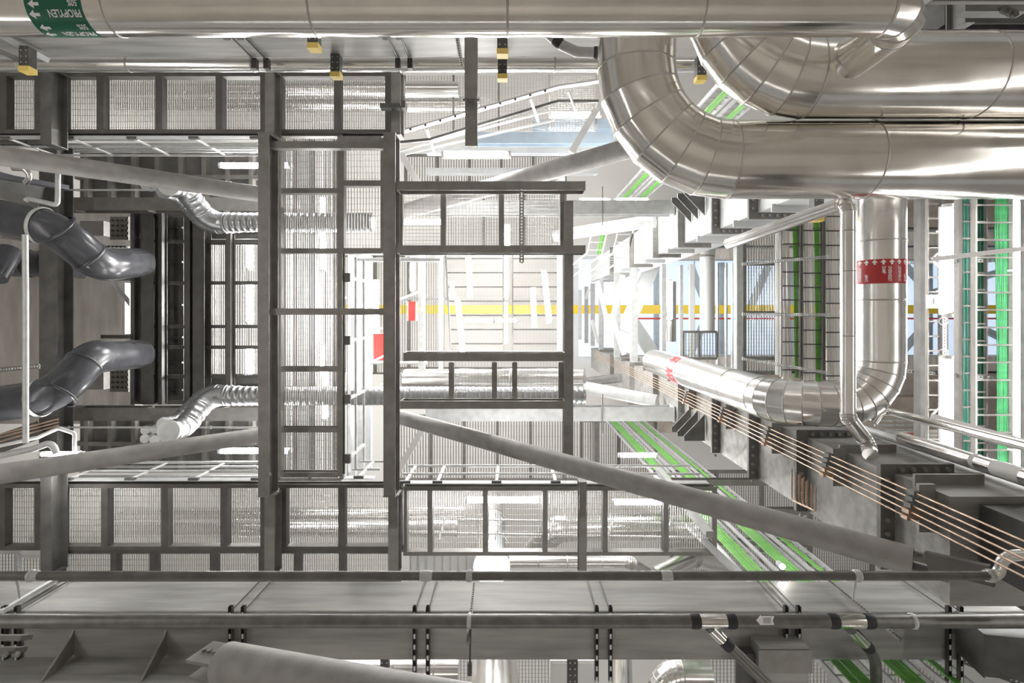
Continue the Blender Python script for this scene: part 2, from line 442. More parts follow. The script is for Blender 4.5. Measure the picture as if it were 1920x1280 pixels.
# paired strap hangers on the lower girder
LBL = ['by the left end of the lower girder', 'above the fat brace at the bottom', 'left of the slotted strut on the girder', 'between slotted strut and box bracket', 'over the box bracket on the lower girder', 'at the column end of the lower girder']
for i, (pa, pb) in enumerate(((0, 24), (428, 452), (776, 801), (1120, 1146), (1478, 1502), (1786, 1808))):
    for j, px in enumerate((pa, pb)):
        T = Thing('strut_hanger', f'{"first" if j == 0 else "second"} of the dark paired strut straps {LBL[i]}', 'pipe hanger', 'strut straps round the lower girder')
        x = P(px, 0, 6.9).x
        y1 = gy1 + .06
        mb = MB(); mb.chan((x, gy0 - .10, zb - .035), (x, y1 + .2, zb - .035), .056, .05, .006, 1, (1, 0, 0))
        T.part('slotted_channel', mb, 'dark')
        for k in range(7): T.part('slot', MB().box((-.012, -.03, 0), (.012, .03, .004)), 'galvl', None, 'slot', (x, gy0 + k * .14, zb - .0665))
        T.part('threaded_rod', MB().tube([(x, gy0 - .03, zb - .06), (x, gy0 - .03, g_top + CZ + .05)], .009, 8), 'dark')
        T.part('nut', MB().bolt((x, gy0 - .03, g_top + CZ), (0, 0, 1), .02, .04), 'dark')
        T.done()
for i, (pa, pb) in enumerate(((427, 452), (724, 749))):
    for j, px in enumerate((pa, pb)):
        T = Thing('strut_hanger', f'{"first" if j == 0 else "second"} dark strut strap of the {"left" if i == 0 else "right"} pair under the top pipe', 'pipe hanger', 'strut straps round the top girder')
        x = P(px, 0, 7.).x; z = 7.0 + CZ; y = ty1
        T.part('channel_end', MB().bar((x, y - .5, z - .036), (x, y + .12, z - .036), .075, .06), 'dark')
        T.part('threaded_rod', MB().tube([(x, y + .03, z - .06), (x, y + .03, z + .8)], .011, 8), 'dark')
        T.part('channel_end', MB().bar((x, y + .012, z + .74), (x, y + .16, z + .74), .07, .09), 'dark')
        T.done()
# yellow capped perforated arms hanging at the top girder
for i, (px, py, d, lab) in enumerate(((586, 90, 6.7, 'just under the top pipe, left one'), (628, 143, 7.6, 'on the slim bright pipe, left of the post'), (942, 101, 6.7, 'right of the wide post, upper one'), (942, 147, 7.6, 'right of the wide post, on the slim pipe'), (44, 133, 7.2, 'at the left end of the top girder'), (1316, 150, 7.6, 'between the two big elbows'), (1536, 414, 7.3, 'hanging below the lower big elbow pipe'))):
    T = Thing('strut_bracket', f'dark perforated strut with yellow end cap {lab}', 'bracket')
    e = P(px, py, d); L = .34; w = .13
    T.part('perforated_arm', MB().box((e.x - w / 2, e.y - L, e.z), (e.x + w / 2, e.y - .07, e.z + .13)), 'dark')
    for q in range(3):
        for s_ in (-1, 1): T.part('hole', MB().tube([(0, 0, -.003), (0, 0, .001)], .011, 8), 'grate', None, 'hole', (e.x + s_ * .035, e.y - L + .06 + q * .08, e.z))
    T.part('end_cap', MB().box((e.x - w / 2 - .006, e.y - .07, e.z - .006), (e.x + w / 2 + .006, e.y, e.z + .136)), 'cap', label='yellow plastic cap')
    T.done()
# thin bright pipe beside the top girder
clad_pipe('insulated_pipe', 'slim polished pipe running below the top girder above the walkway', [P(-120, 121, 8.05), P(1330, 121, 8.05)], .108, .3, seams=[(0, .11), (0, .25), (0, .41), (0, .6), (0, .8)], m='alu2', n=24, seam_w=.03)

# ================================================================ dark steel pipes in front of the lower girder
lo1 = [P(-60, 1079, 4.3), P(1858, 1079, 4.3)]
tubular('sprinkler_pipe', 'slim dark steel pipe along the upper edge of the lower girder', lo1, .035, 'dpipe', clamps=(.062, .49, .87), bands=((.448, .10), (.683, .09), (.066, .06)), bm='galvl')
tubular('pipe_elbow', 'crinkled silver elbow joining the slim dark pipe at the big column', [P(1848, 1079, 4.3), P(1876, 1079, 4.3), P(1880, 1042, 4.25), P(1937, 1040, 4.2)], .046, 'alu2', R=.09, cat='pipe elbow', fl=8, bands=((.3, .05),), bm='galvl')
lo2 = [P(-60, 1164, 6.4), P(1990, 1164, 6.4)]
T = Thing('sprinkler_pipe', 'thicker dark pipe across the lower girder with black rubber sleeves', 'pipe')
T.part('pipe_body', MB().tube(lo2, .079, 20), 'dpipe')
for px in (880, 1711): T.part('pipe_clamp', MB().band(P(px, 1164, 6.4), (1, 0, 0), .079, .05, 20, .012), 'galvl')
for px in (1303, 1370, 1562, 1628): T.part('rubber_sleeve', MB().band(P(px, 1164, 6.4), (1, 0, 0), .079, .12, 20, .008), 'black', label='black rubber sleeve')
for px in (1337, 1595): T.part('bare_coupling', MB().band(P(px, 1164, 6.4), (1, 0, 0), .079, .33, 20, .003), 'alu', label='shiny bare metal length between sleeves')
T.done()
pb = [(1303 + 12, 1352 - 10), (1568 + 8, 1612)]
for (pa, pz, lab, pts) in ((1335, 1370, 'straight branch with black sleeve dropping from the thicker dark pipe', [(1328, 1172, 6.4), (1366, 1210, 6.38), (1470, 1312, 6.3)]), (1590, 1640, 'curved branch with black sleeve leaving the thicker dark pipe', [(1590, 1172, 6.4), (1630, 1215, 6.6), (1642, 1240, 6.7), (1644, 1320, 6.75)])):
    q = [P(*z) for z in pts]
    T = Thing('branch_pipe', 'dark steel ' + lab, 'pipe')
    pth = fillet(q, .35, 7); T.part('pipe_body', MB().tube(pth, .066, 18), 'dpipe')
    dd = (q[1] - q[0]).normalized(); L = (q[1] - q[0]).length
    T.part('bare_collar', MB().band(q[0] + dd * L * .45, dd, .0665, L * .6, 20, .002), 'alu')
    T.part('rubber_sleeve', MB().band(q[0] + dd * L * .9, dd, .066, .14, 20, .007), 'black')
    T.done()
# paper arrow sticker
T = Thing('sticker', 'white paper arrow sticker on the thick dark pipe', 'sticker')
c = P(1436, 1163, 6.318)
vs = [(-.11, 0), (-.06, -.06), (-.06, -.05), (.10, -.05), (.08, 0), (.10, .05), (-.06, .05), (-.06, .06)]
T.part('paper', MB().add([(c.x + x, c.y + y, c.z - .002) for x, y in vs] + [(c.x + x, c.y + y, c.z + .004) for x, y in vs], [tuple(range(8)), tuple(range(15, 7, -1))] + [(i, i + 8, (i + 1) % 8 + 8, (i + 1) % 8) for i in range(8)]), 'white')
ln = MB()
for k in range(4): ln.box((c.x - .035, c.y - .032 + k * .018, c.z - .004), (c.x + .06, c.y - .026 + k * .018, c.z - .002))
T.part('print_lines', ln, 'dark'); T.done()
# slotted hangers holding the two dark pipes
def slotted(label, a, b, w=.045, up=(0, 1, 0), hole=.022, t=.03, m='galv', cat='strut', name='slotted_strut'):
    return solo(name, label, cat, MB().pierced(a, b, w, t, hole, .05, up), m)
slotted('narrow slotted strut slanting over the middle of the lower girder', P(889, 1094, 7.4), P(877, 1205, 6.2), up=(1, 0, 0))
slotted('narrow slotted strut slanting across the right of the lower girder', P(1555, 1090, 7.6), P(1690, 1200, 6.25), up=(1, 0, 0))
solo('pipe_strap', 'thin hanging rod with hook on the slim dark pipe, right half', 'pipe hanger', MB().tube([P(1604, 1088, 4.31), P(1599, 1124, 6.95)], .011, 8).band(P(1604, 1079, 4.3), (1, 0, 0), .035, .03, 16, .012), 'galvl')
solo('pipe_strap', 'thin hanging rod with hook on the slim dark pipe, left end', 'pipe hanger', MB().tube([P(32, 1088, 4.31), P(37, 1120, 6.95)], .010, 8), 'galvl')
solo('pipe_strap', 'thin hanging rod under the slotted strut at the middle of the lower girder', 'pipe hanger', MB().tube([P(882, 1180, 6.3), P(881, 1250, 6.3)], .012, 8).box(P(877, 1245, 6.3), P(885, 1262, 6.35)), 'dark')
# ================================================================ big tube braces
def brace(label, a, b, r, gus=None, ga=None):
    T = Thing('tube_brace', label, 'brace'); a, b = V(a), V(b); t = (b - a).normalized()
    mb = MB(); mb.tube([a, a.lerp(b, .5), b], r, 32); T.part('tube', mb, 'tube')
    for c, s in ((a, -1), (b, 1)):
        if gus and s in gus:
            u = V((0, 0, 1)); u = (u - t * u.dot(t)).normalized(); sd = t.cross(u)
            for k in (-1, 1):
                e = T.part('fork_plate', MB().bar(c + sd * k * r * .42 - t * s * r * .6, c + sd * k * r * .42 + t * s * r * 2.0, .03, r * 1.5, u), 'galv')
                T.bolts([c + sd * k * (r * .42 + .015) + t * s * r * (.35 + q * .42) for q in range(4)], sd * k, round(r * .13, 3), round(r * .12, 3), 'galv', e)
    return T.done()
brace('thick grey tube brace slanting down the right half to the big column', P(748, 781, 9.8), P(1712, 1052, 4.9), .130, gus=(1,))
brace('grey tube brace rising behind the big polished elbow, upper right', P(738, 402, 12.5), P(1250, 258, 8.83), .176)
brace('grey tube brace slanting across the upper left above the dark plastic pipe', P(-70, 281, 7.4), P(500, 366, 10.2), .145)
brace('grey tube brace slanting across the lower left over the thin white pipes', P(-70, 899, 7.4), P(500, 814, 10.2), .145)
brace('fat grey tube brace with bolted fork end at the bottom left corner', P(425, 1246, 5.0), P(980, 1360, 3.6), .19, gus=(-1,))
T = Thing('bolted_plate', 'hooked bolted gusset plates at the left edge under the thick dark pipe', 'bracket')
for k, py in enumerate((1195, 1218)):
    q = P(0, py, 5.6); T.part('plate', MB().bar((q.x - .6, q.y, q.z), (q.x + .28 - .06 * k, q.y, q.z), .05, .16, (0, .5, 1)), 'galvd')
T.bolts([P(12 + k * 22, 1224, 5.5) for k in range(2)], (0, .4, -1), .03, .03); T.done()

# ================================================================ big bolted columns on the right
def column(label, sgn, d0, d1):
    """box column: corner edge at X=4, |Y|=1.65; sgn +1 lower in the photo, -1 upper"""
    T = Thing('bolted_column', label, 'column')
    X0, X1, Y0, Y1 = 4.0, 5.05, 1.66 * sgn, 2.66 * sgn
    lev = [d for d in (d0, 5.6, 7.25, 8.7, 10.3, 12.4, 14.6, 17.5, 21, d1) if d0 <= d <= d1]
    for a, b in zip(lev, lev[1:]):
        s = T.part('shaft_section', MB().box((X0, Y0, a + CZ + .012), (X1, Y1, b + CZ - .012)), 'beam' if sgn > 0 else 'paint')
        ridge = MB()
        ym = (Y0 + Y1) / 2
        m_ = (a + b) / 2
        ridge.box((X0 - .06, Y0 - .10 * sgn, m_ + CZ - .015), (X0 + .62, Y0 + .02 * sgn, m_ + CZ + .015))
        T.part('shelf_plate', ridge, 'galv' if sgn > 0 else 'paint', sub=s)
    for d in lev[1:-1]:
        e = T.part('splice_flange', MB().box((X0 - .15, Y0 - .10 * sgn, d + CZ - .03), (X0 + .02, Y1, d + CZ + .03)).box((X0 + .0205, Y0 - .10 * sgn, d + CZ - .03), (X0 + .62, Y0 + .02 * sgn, d + CZ + .03)), 'plate' if d < 12 else 'galv')
        if d < 16:
            T.bolts([(X0 - .09, Y0 + (.06 + k * .14) * sgn, d + CZ - .03) for k in range(8)] + [(X0 + .06 + k * .12, Y0 - .05 * sgn, d + CZ - .03) for k in range(5)], (0, 0, -1), .026, .03, 'galv', e)
    return T.done()
column('huge bolted box column rising diagonally at lower right beside the copper tubes', 1, 4.86, 27)
column('huge bolted box column at upper right behind the big polished pipes', -1, 7.5, 27)
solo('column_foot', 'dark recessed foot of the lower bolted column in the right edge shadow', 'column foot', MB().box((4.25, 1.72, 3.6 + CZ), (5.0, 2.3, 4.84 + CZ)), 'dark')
# dark service beams at the foot of the column and in the corners
beam('dark channel joining the big column to the end of the tube brace', P(1742, 1052, 4.7), P(1856, 1078, 4.35), .17, .04, 'plate', 'box')
beam('brownish flange beam running off the bottom right corner', P(1812, 1068, 6.4), P(2010, 1180, 5.6), .16, .5, 'plate', 'C')
beam('black girder in the dark bottom right corner', P(1820, 1205, 6.6), P(2020, 1225, 6.4), .5, .5, 'dark', 'box')
beam('dark girder in the top right corner behind the pipe end', P(1750, 30, 7.2), P(2050, 30, 7.2), .42, .4, 'dark', 'I')
beam('dark post crossing the top right corner', P(1800, -60, 6.7), P(1800, 52, 6.7), .12, .3, 'plate', 'I')
tubular('dark_pipe', 'dark pipe tucked between the top right girder and the big pipe', [P(1700, 66, 6.3), P(1905, 66, 6.3)], .062, 'dark', cat='pipe')
solo('edge_angle', 'brownish steel angle along the very top right edge', 'steel angle', MB().angle(P(1745, 1, 5.5), P(2000, 1, 5.5), .05, .06), 'plate')
T = Thing('bracket', 'dark bolted bracket in the top right corner', 'bracket')
T.part('plate', MB().box(P(1810, 10, 6.35), P(1905, 34, 6.5)), 'plate')
T.bolts([P(1880 + k * 9, 20 + k * 4, 6.35) for k in range(3)], (0, 0, -1), .05, .04, 'dark'); T.done()
# copper tubes along the column corner
LC = ['outermost', 'second outermost', 'middle', 'second innermost', 'innermost']
for k in range(5):
    y = 1.68 + .058 * k; x = 3.80 - .016 * k
    T = Thing('copper_tube', f'thin copper tube climbing the big column corner, {LC[k]} of five', 'tube', 'copper tubes on the big column')
    T.part('tube_run', MB().tube([(x, y, 3.3 + CZ), (x, y, 7.2 + CZ), (x, y, 24 + CZ)], .0085, 8), 'copper')
    # hanging expansion loop below the flange
    z = 7.05 + CZ - .13 * k; xl = 3.70 - .024 * k; yl = 2.44 - .025 * k
    T.part('expansion_loop', MB().tube(fillet([(xl, 2.04, z), (xl, yl, z), (xl, yl, z - .2), (xl, 2.04, z - .2)], .05, 4), .009, 8), 'copper')
    T.done()
for i, (d, lab) in enumerate(((7.9, 'above the hanging loops'), (6.4, 'under the hanging loops'), (5.05, 'nearest the foot'), (9.6, 'beside the second flange'), (11.6, 'far up the column'))):
    T = Thing('tube_clamp', f'row of tube clamps on the copper tubes {lab}', 'clamp')
    T.part('clamp_rail', MB().box((3.84, 1.60, d + CZ - .02), (3.995, 2.05, d + CZ + .02)), 'galv')
    for k in range(5): T.part('clamp_block', MB().box((3.775 - .016 * k, 1.66 + .058 * k, d + CZ - .04), (3.84, 1.70 + .058 * k, d + CZ + .05)), ('copper' if k > 2 else 'plate'))
    T.done()
# silver pipes along the column's other face
X = 4.0
tubular('clad_pipe_run', 'silver pipe lying along the top face of the big column, wrapped joints', [(4.75, 1.50, 4.4 + CZ), (4.75, 1.50, 6.5 + CZ)], .075, 'alu2', n=16, bands=((.2, .06), (.33, .3), (.5, .06)), bm='white')
tubular('clad_pipe_run', 'slim silver pipe with a hooked end above the wrapped pipe', [(5.0, 1.28, 4.3 + CZ), (5.0, 1.28, 7.05 + CZ), (4.86, 1.28, 7.05 + CZ), (4.80, 1.42, 7.08 + CZ)], .052, 'alu2', R=.12, n=14)
tubular('clad_pipe_run', 'dark silver pipe low on the column face beside the column plates', [(4.90, 1.59, 4.4 + CZ), (4.90, 1.59, 12 + CZ)], .05, 'galvl', n=14)
T = Thing('strut_bracket', 'slotted strut bracket with studs on the column near the right edge', 'bracket')
q = P(1790, 958, 5.6); T.part('strut', MB().pierced(q, q + V((1.1, 0, .02)), .07, .05, .025, .06, (0, 1, 0)), 'galv')
bb = MB()
for k in (.04, .5): bb.tube([q + V((k, -.12, 0)), q + V((k, .06, 0))], .008, 6)
T.part('stud_row', bb, 'dark'); T.done()

# ================================================================ the U-shaped steam pipe with the red band
KC = .86
pc = [V((4.16 * KC, 1.36 * KC, 15.6 * KC + CZ)), V((4.16 * KC, 1.36 * KC, 8.15 * KC + CZ)), V((5.62 * KC, 1.36 * KC, 8.15 * KC + CZ)), V((5.62 * KC, -2.6 * KC, 8.15 * KC + CZ))]
def red_band(T, c, axis, u, w, r, L, words, n=20, flip=1):
    """red band: axis = pipe direction, arrows point along +axis; u, w = other two axes with w towards the viewer"""
    a, u, w, c = V(axis), V(u), V(w), V(c)
    b = MB(); b.tube([c - a * L / 2, c + a * L / 2], r + .002, 48, False)
    s = T.part('label_band', b, 'red', label='red band with white words and arrows')
    def put(vs, fs, name):
        rr = r + .004; mb = MB()
        mb.add([c + a * y + (w * math.cos(x) + u * math.sin(x)) * rr for x, y in vs], fs); T.part(name, mb, 'ltext', sub=s)
    for k in range(n):
        x = (k + .5) * 2 * math.pi / n; h = .034 / r
        if abs(math.sin(x / 2)) > .92: continue
        put([(x - h * .35, L * .27), (x + h * .35, L * .27), (x + h * .35, L * .36), (x + h, L * .36), (x, L * .48), (x - h, L * .36), (x - h * .35, L * .36)], [tuple(range(7))], 'arrow')
    for ang, txt, up in words:
        vs, fs, wd = letters(txt); sz = .056
        if up: q = [(ang + y * sz / r * -1, -L * .42 + x * sz * .62) for x, y in vs]
        else: q = [(ang + y * sz / r, L * .20 - x * sz * .62) for x, y in vs]
        put(q, fs, 'lettering')
def c_extra(T):
    red_band(T, (5.62 * KC, P(0, 511, 8.15 * KC).y, 8.15 * KC + CZ), (0, -1, 0), (1, 0, 0), (0, 0, -1), .34 * KC, .36 * KC,
        [(-1.34, 'OVERHEDET', True), (-1.04, 'DAMP', True), (-.52, 'DAMP', False), (-.30, 'OVERHEDET', False), (.24, 'OVERHEDET', True), (.54, 'DAMP', True)])
    red_band(T, (4.16 * KC, 1.36 * KC, 13.0 * KC + CZ), (0, 0, 1), (.5, -.866, 0), (-.866, -.5, 0), .34 * KC, .5, [(.2, 'OVERHEDET', True), (.5, 'DAMP', True), (-.9, 'OVERHEDET', True), (-.6, 'DAMP', True)])
clad_pipe('insulated_pipe', 'polished U-shaped steam pipe with red bands beside the big column', pc, .34 * KC, .66 * KC, seams=[(0, .45), (0, .83), (2, .28), (2, .55)], gores=6, m='alu2', n=48, extra=c_extra)
clad_pipe('insulated_pipe', 'slender polished pipe running in front of the U-shaped steam pipe', [P(1365, 457, 7.9), P(1590, 378, 6.2), P(1590, 782, 6.1), P(1630, 835, 6.15), P(1632, 852, 6.0)], .08, .10, seams=[(1, .1), (1, .3), (1, .62)], gores=4, m='alu2', n=28, seam_w=.014)

T = Thing('hose_pipe', 'short dark bent pipe with rubber joint between top girder and big elbow', 'pipe')
q = [P(1012, 50, 6.6), P(1052, 84, 6.6), P(1082, 98, 6.6), P(1117, 99, 6.6)]
T.part('pipe_body', MB().tube(fillet(q, .2, 6), .062, 18), 'tube'); T.part('rubber_joint', MB().band(q[0].lerp(q[1], .85), q[1] - q[0], .062, .11, 20, .01), 'black')
T.part('end_collar', MB().band(q[3], (1, 0, 0), .062, .06, 20, .012), 'black'); T.done()
beam('pale channel slanting over the top girder at the left edge', P(0, 66, 7.0), P(88, 112, 7.55), .07, .05, 'galvl', 'C')
beam('dark rod channel slanting over the top girder in the left corner', P(-30, 84, 7.0), P(36, 112, 7.5), .05, .05, 'plate', 'C')

beam('pale channel slanting up the lit face of the lower girder at its left end', P(4, 1146, 6.9), P(104, 1086, 7.72), .05, .05, 'galvl', 'C')
# ================================================================ twin long girders and their cross beams
DF = 9.0
def by(px, y0, y1, d, w, h, label, m='galv', kind='I', **k): return beam(label, P(px, y0, d) + V((0, 0, h / 2)), P(px, y1, d) + V((0, 0, h / 2)), w, h, m, kind, **k)
def bx_(py, x0, x1, d, w, h, label, m='galv', kind='I', **k): return beam(label, P(x0, py, d) + V((0, 0, h / 2)), P(x1, py, d) + V((0, 0, h / 2)), w, h, m, kind, **k)
by(494, 250, 930, 8.9, .185, .36, 'long upright girder left of centre, left one of the twin girders')
by(730, 250, 930, 8.9, .20, .36, 'long upright girder at centre, right one of the twin girders')
bx_(271, 508, 717, 9.0, .12, .14, 'cross beam between the twin girders, uppermost', 'galv', 'box')
bx_(584, 508, 717, 9.0, .11, .14, 'cross beam between the twin girders, at mid height', 'galv', 'box')
bx_(348, 745, 1096, 8.9, .15, .30, 'cross beam right of the twin girders, uppermost, bolted free end')
bx_(467, 745, 1096, 8.9, .13, .30, 'cross beam right of the twin girders, second, bolted free end')
bx_(669, 758, 1058, 8.9, .14, .30, 'cross beam right of the twin girders, third')
bx_(759, 752, 1058, 8.9, .13, .30, 'cross beam right of the twin girders, lowest')
by(1066, 378, 862, 9.25, .165, .22, 'pale upright girder closing the right ends of the four cross beams', 'galv')
by(505, 128, 250, 9.13, .15, .3, 'girder stub above the left twin girder crossing the top walkway')
by(742, 128, 250, 9.13, .16, .3, 'girder stub above the right twin girder crossing the top walkway')
by(505, 930, 1078, 9.13, .17, .3, 'girder stub below the left twin girder crossing the lower walkway')
by(737, 930, 1078, 9.13, .17, .3, 'girder stub below the right twin girder crossing the lower walkway')
by(86, 128, 268, 9.08, .19, .34, 'dark girder crossing the top walkway near the left edge', 'plate')
by(86, 890, 1078, 9.08, .19, .34, 'dark girder crossing the lower walkway near the left edge', 'plate')
by(1093, 905, 1078, 9.3, .13, .26, 'pale girder crossing the lower right walkway')
T = Thing('flat_post', 'wide flat post hanging over the top girder and slim pipe, right of centre', 'post')
T.part('post_plate', MB().box(P(871, 60, 6.85), P(896, 190, 6.95)), 'galv')
T.part('lower_plate', MB().box(P(872, 186, 6.96), P(896, 278, 7.06)), 'galv')
T.part('joint_strap', MB().box(P(868, 185, 6.83), P(899, 189, 6.85)), 'plate')
T.bolts([P(x, y, 6.84) for x in (876, 891) for y in (192, 210)], (0, 0, -1), .012, .015); T.done()
slotted('short slotted strut beside the wide flat post under the top pipe', P(856, 66, 6.6), P(866, 122, 7.2), up=(1, 0, 0))
T = Thing('clamp_bar', 'short dark clamp bar bolted across the right girder stub of the top walkway', 'clamp')
T.part('bar', MB().box(P(712, 193, 8.9), P(752, 208, 9.05)), 'dark'); T.part('clamp_jaw', MB().box(P(752, 188, 8.9), P(764, 210, 9.1)), 'dark')
T.part('stud', MB().tube([P(757, 180, 9), P(757, 192, 9)], .02, 8), 'galv'); T.done()

# ================================================================ walkways of gratings
D1 = 9.45
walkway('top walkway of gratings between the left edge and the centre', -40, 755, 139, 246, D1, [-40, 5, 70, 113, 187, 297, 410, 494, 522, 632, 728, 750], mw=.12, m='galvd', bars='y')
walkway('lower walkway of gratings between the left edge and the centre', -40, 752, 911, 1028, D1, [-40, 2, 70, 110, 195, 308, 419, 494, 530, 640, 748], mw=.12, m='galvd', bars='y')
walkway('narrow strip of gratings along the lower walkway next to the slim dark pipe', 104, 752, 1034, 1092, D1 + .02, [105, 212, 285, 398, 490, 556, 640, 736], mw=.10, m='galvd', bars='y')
walkway('lower right walkway of gratings over the shiny ducts', 756, 1345, 916, 1038, D1 + .3, [758, 806, 910, 1022, 1135, 1249, 1340], mw=.09, m='galv', bars='y', pitch=.042)
walkway('centre walkway of gratings running up between the twin girders', 522, 637, 250, 893, D1 + .05, [250, 357, 470, 583, 692, 806, 890], axis='y', mw=.09, m='galv', bars='y')
walkway('small grating bay right of the centre walkway', 640, 718, 258, 472, D1, [260, 343, 470], axis='y', mw=.10, m='galv', bars='y', pitch=.05)
walkway('see-through mesh deck between the upper two cross beams', 748, 1056, 352, 464, DF + .32, [750, 831, 940, 1055], edges=(0, 0), mw=.09, h=.14, m='galv', bars='y', pitch=.06, cross=.06, th=.004, dep=.014)
walkway('see-through mesh deck between the lower two cross beams', 760, 1056, 676, 754, DF + .32, [846, 927, 965, 1052], edges=(0, 0), mw=.09, h=.14, m='galv', bars='y', pitch=.055, cross=.12, th=.004, dep=.014)
slotted('upright slotted strut hanging between the upper cross beams', P(978, 355, 8.8), P(978, 492, 8.8), .075, (1, 0, 0), .03)

# railing posts and rails seen beside the walkways, climbing away
def railing(label, x0, x1, py, d, posts, sgn, lean=0., rails=(.5, 1.05), m='galvl', pm='white', kick=True):
    T = Thing('guard_rail', label, 'railing')
    y = P(0, py, d).y - sgn * .075; xa, xb = P(x0, 0, d).x, P(x1, 0, d).x; z = d + CZ
    if kick: T.part('kick_plate', MB().bar((xa, y, z + .08), (xb, y, z + .08), .012, .18), 'galvl')
    for h in rails: T.part('rail', MB().tube([(xa, y - sgn * .03, z + h), (xb, y - sgn * .03, z + h)], .024, 10), m)
    for p in posts:
        x = P(p, 0, d).x
        s = T.part('post', MB().bar((x, y - sgn * .03, z), (x + lean, y - sgn * .03, z + rails[-1] + .02), .055, .018), pm)
        T.part('foot_clamp', MB().box((x - .09, y - sgn * .05, z - .01), (x + .09, y - sgn * .01, z + .05)), 'plate', sub=s)
    return T.done()
railing('railing of the top left walkway, white posts leaning to the centre', -40, 482, 247, D1 + .05, [10, 130, 247, 363, 478], -1)
railing('railing of the lower left walkway, white posts leaning to the centre', -40, 482, 909, D1 + .05, [10, 125, 243, 362, 480], 1)
railing('railing of the lower right walkway, short white posts', 745, 1330, 914, D1 + .35, [760, 820, 931, 1042], 1)
railing('railing along the left side of the centre girders, white posts', 645, 700, 905, D1 + .3, [672], 1)
def railing_y(label, px, y0, y1, d, posts, sgn):
    T = Thing('guard_rail', label, 'railing')
    x = P(px, 0, d).x + .10; ya, yb = P(0, y0, d).y, P(0, y1, d).y; z = d + CZ
    T.part('kick_plate', MB().box((x - .006, ya, z), (x + .006, yb, z + .17)), 'galvl')
    for h in (.5, 1.05): T.part('rail', MB().tube([(x, ya, z + h), (x, yb, z + h)], .024, 10), 'galvl')
    for p in posts:
        y = P(0, p, d).y; s = T.part('post', MB().bar((x, y, z), (x, y, z + 1.07), .05, .05, (1, 0, 0)), 'white')
        T.part('foot_clamp', MB().box((x - .05, y - .08, z - .01), (x + .05, y + .08, z + .06)), 'plate', sub=s)
    return T.done()
railing_y('railing standing on the right edge of the centre walkway', 641, 476, 893, D1 + .1, [520, 638, 748, 860], 1)

# ================================================================ left: dark recess of beams, plates and gratings
DL = 12.0
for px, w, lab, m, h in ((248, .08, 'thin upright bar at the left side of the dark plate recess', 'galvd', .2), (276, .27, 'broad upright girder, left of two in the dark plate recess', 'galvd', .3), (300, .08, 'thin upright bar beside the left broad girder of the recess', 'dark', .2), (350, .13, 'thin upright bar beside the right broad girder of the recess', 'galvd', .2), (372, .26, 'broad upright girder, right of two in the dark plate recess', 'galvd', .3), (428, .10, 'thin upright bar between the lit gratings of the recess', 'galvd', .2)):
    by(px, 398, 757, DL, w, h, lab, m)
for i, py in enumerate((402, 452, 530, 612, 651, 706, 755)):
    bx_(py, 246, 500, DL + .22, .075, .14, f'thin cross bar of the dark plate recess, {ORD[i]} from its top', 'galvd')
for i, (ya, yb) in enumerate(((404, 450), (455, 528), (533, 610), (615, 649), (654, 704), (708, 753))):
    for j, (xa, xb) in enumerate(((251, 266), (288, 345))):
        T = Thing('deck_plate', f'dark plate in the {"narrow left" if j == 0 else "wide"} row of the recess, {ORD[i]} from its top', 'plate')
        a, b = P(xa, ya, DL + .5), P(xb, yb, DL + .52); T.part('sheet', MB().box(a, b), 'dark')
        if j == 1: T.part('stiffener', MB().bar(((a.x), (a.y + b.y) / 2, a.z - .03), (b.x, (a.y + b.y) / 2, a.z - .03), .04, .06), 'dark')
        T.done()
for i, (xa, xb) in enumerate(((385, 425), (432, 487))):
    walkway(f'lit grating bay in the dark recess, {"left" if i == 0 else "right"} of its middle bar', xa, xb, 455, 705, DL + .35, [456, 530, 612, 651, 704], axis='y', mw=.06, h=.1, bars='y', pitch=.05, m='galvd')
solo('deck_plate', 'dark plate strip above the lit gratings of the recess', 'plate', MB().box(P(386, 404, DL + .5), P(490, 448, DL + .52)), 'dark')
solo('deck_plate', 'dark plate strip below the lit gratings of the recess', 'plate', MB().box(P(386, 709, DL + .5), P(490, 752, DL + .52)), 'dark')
# cross girders above and below the recess, with hangers
for py, lab in ((385, 'pale cross girder above the dark recess at left'), (774, 'pale cross girder below the dark recess at left')):
    T = Thing('steel_girder', lab, 'beam'); a, b = P(100, py, 11.7), P(496, py, 11.7)
    T.part('section', MB().ibeam(a, b, .28, .34), 'galv'); 
    for px in (150, 283, 425): q = P(px, py, 11.7); T.part('stiffener_plate', MB().box((q.x - .008, q.y - .14, q.z - .155), (q.x + .008, q.y + .14, q.z + .155)), 'galv')
    T.done()
# more dark bays behind them
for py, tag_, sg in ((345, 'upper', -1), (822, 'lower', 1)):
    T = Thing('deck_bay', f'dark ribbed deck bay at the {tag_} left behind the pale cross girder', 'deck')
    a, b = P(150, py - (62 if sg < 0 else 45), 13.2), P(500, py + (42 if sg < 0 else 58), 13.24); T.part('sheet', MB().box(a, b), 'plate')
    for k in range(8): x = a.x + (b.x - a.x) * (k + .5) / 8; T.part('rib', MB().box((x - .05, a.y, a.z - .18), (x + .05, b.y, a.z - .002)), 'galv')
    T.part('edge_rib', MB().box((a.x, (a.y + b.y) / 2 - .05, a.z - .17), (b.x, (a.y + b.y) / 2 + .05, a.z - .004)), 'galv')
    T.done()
by(90, 268, 870, 10.6, .36, .40, 'dark double-flanged girder running up behind the dark plastic pipes', 'plate')
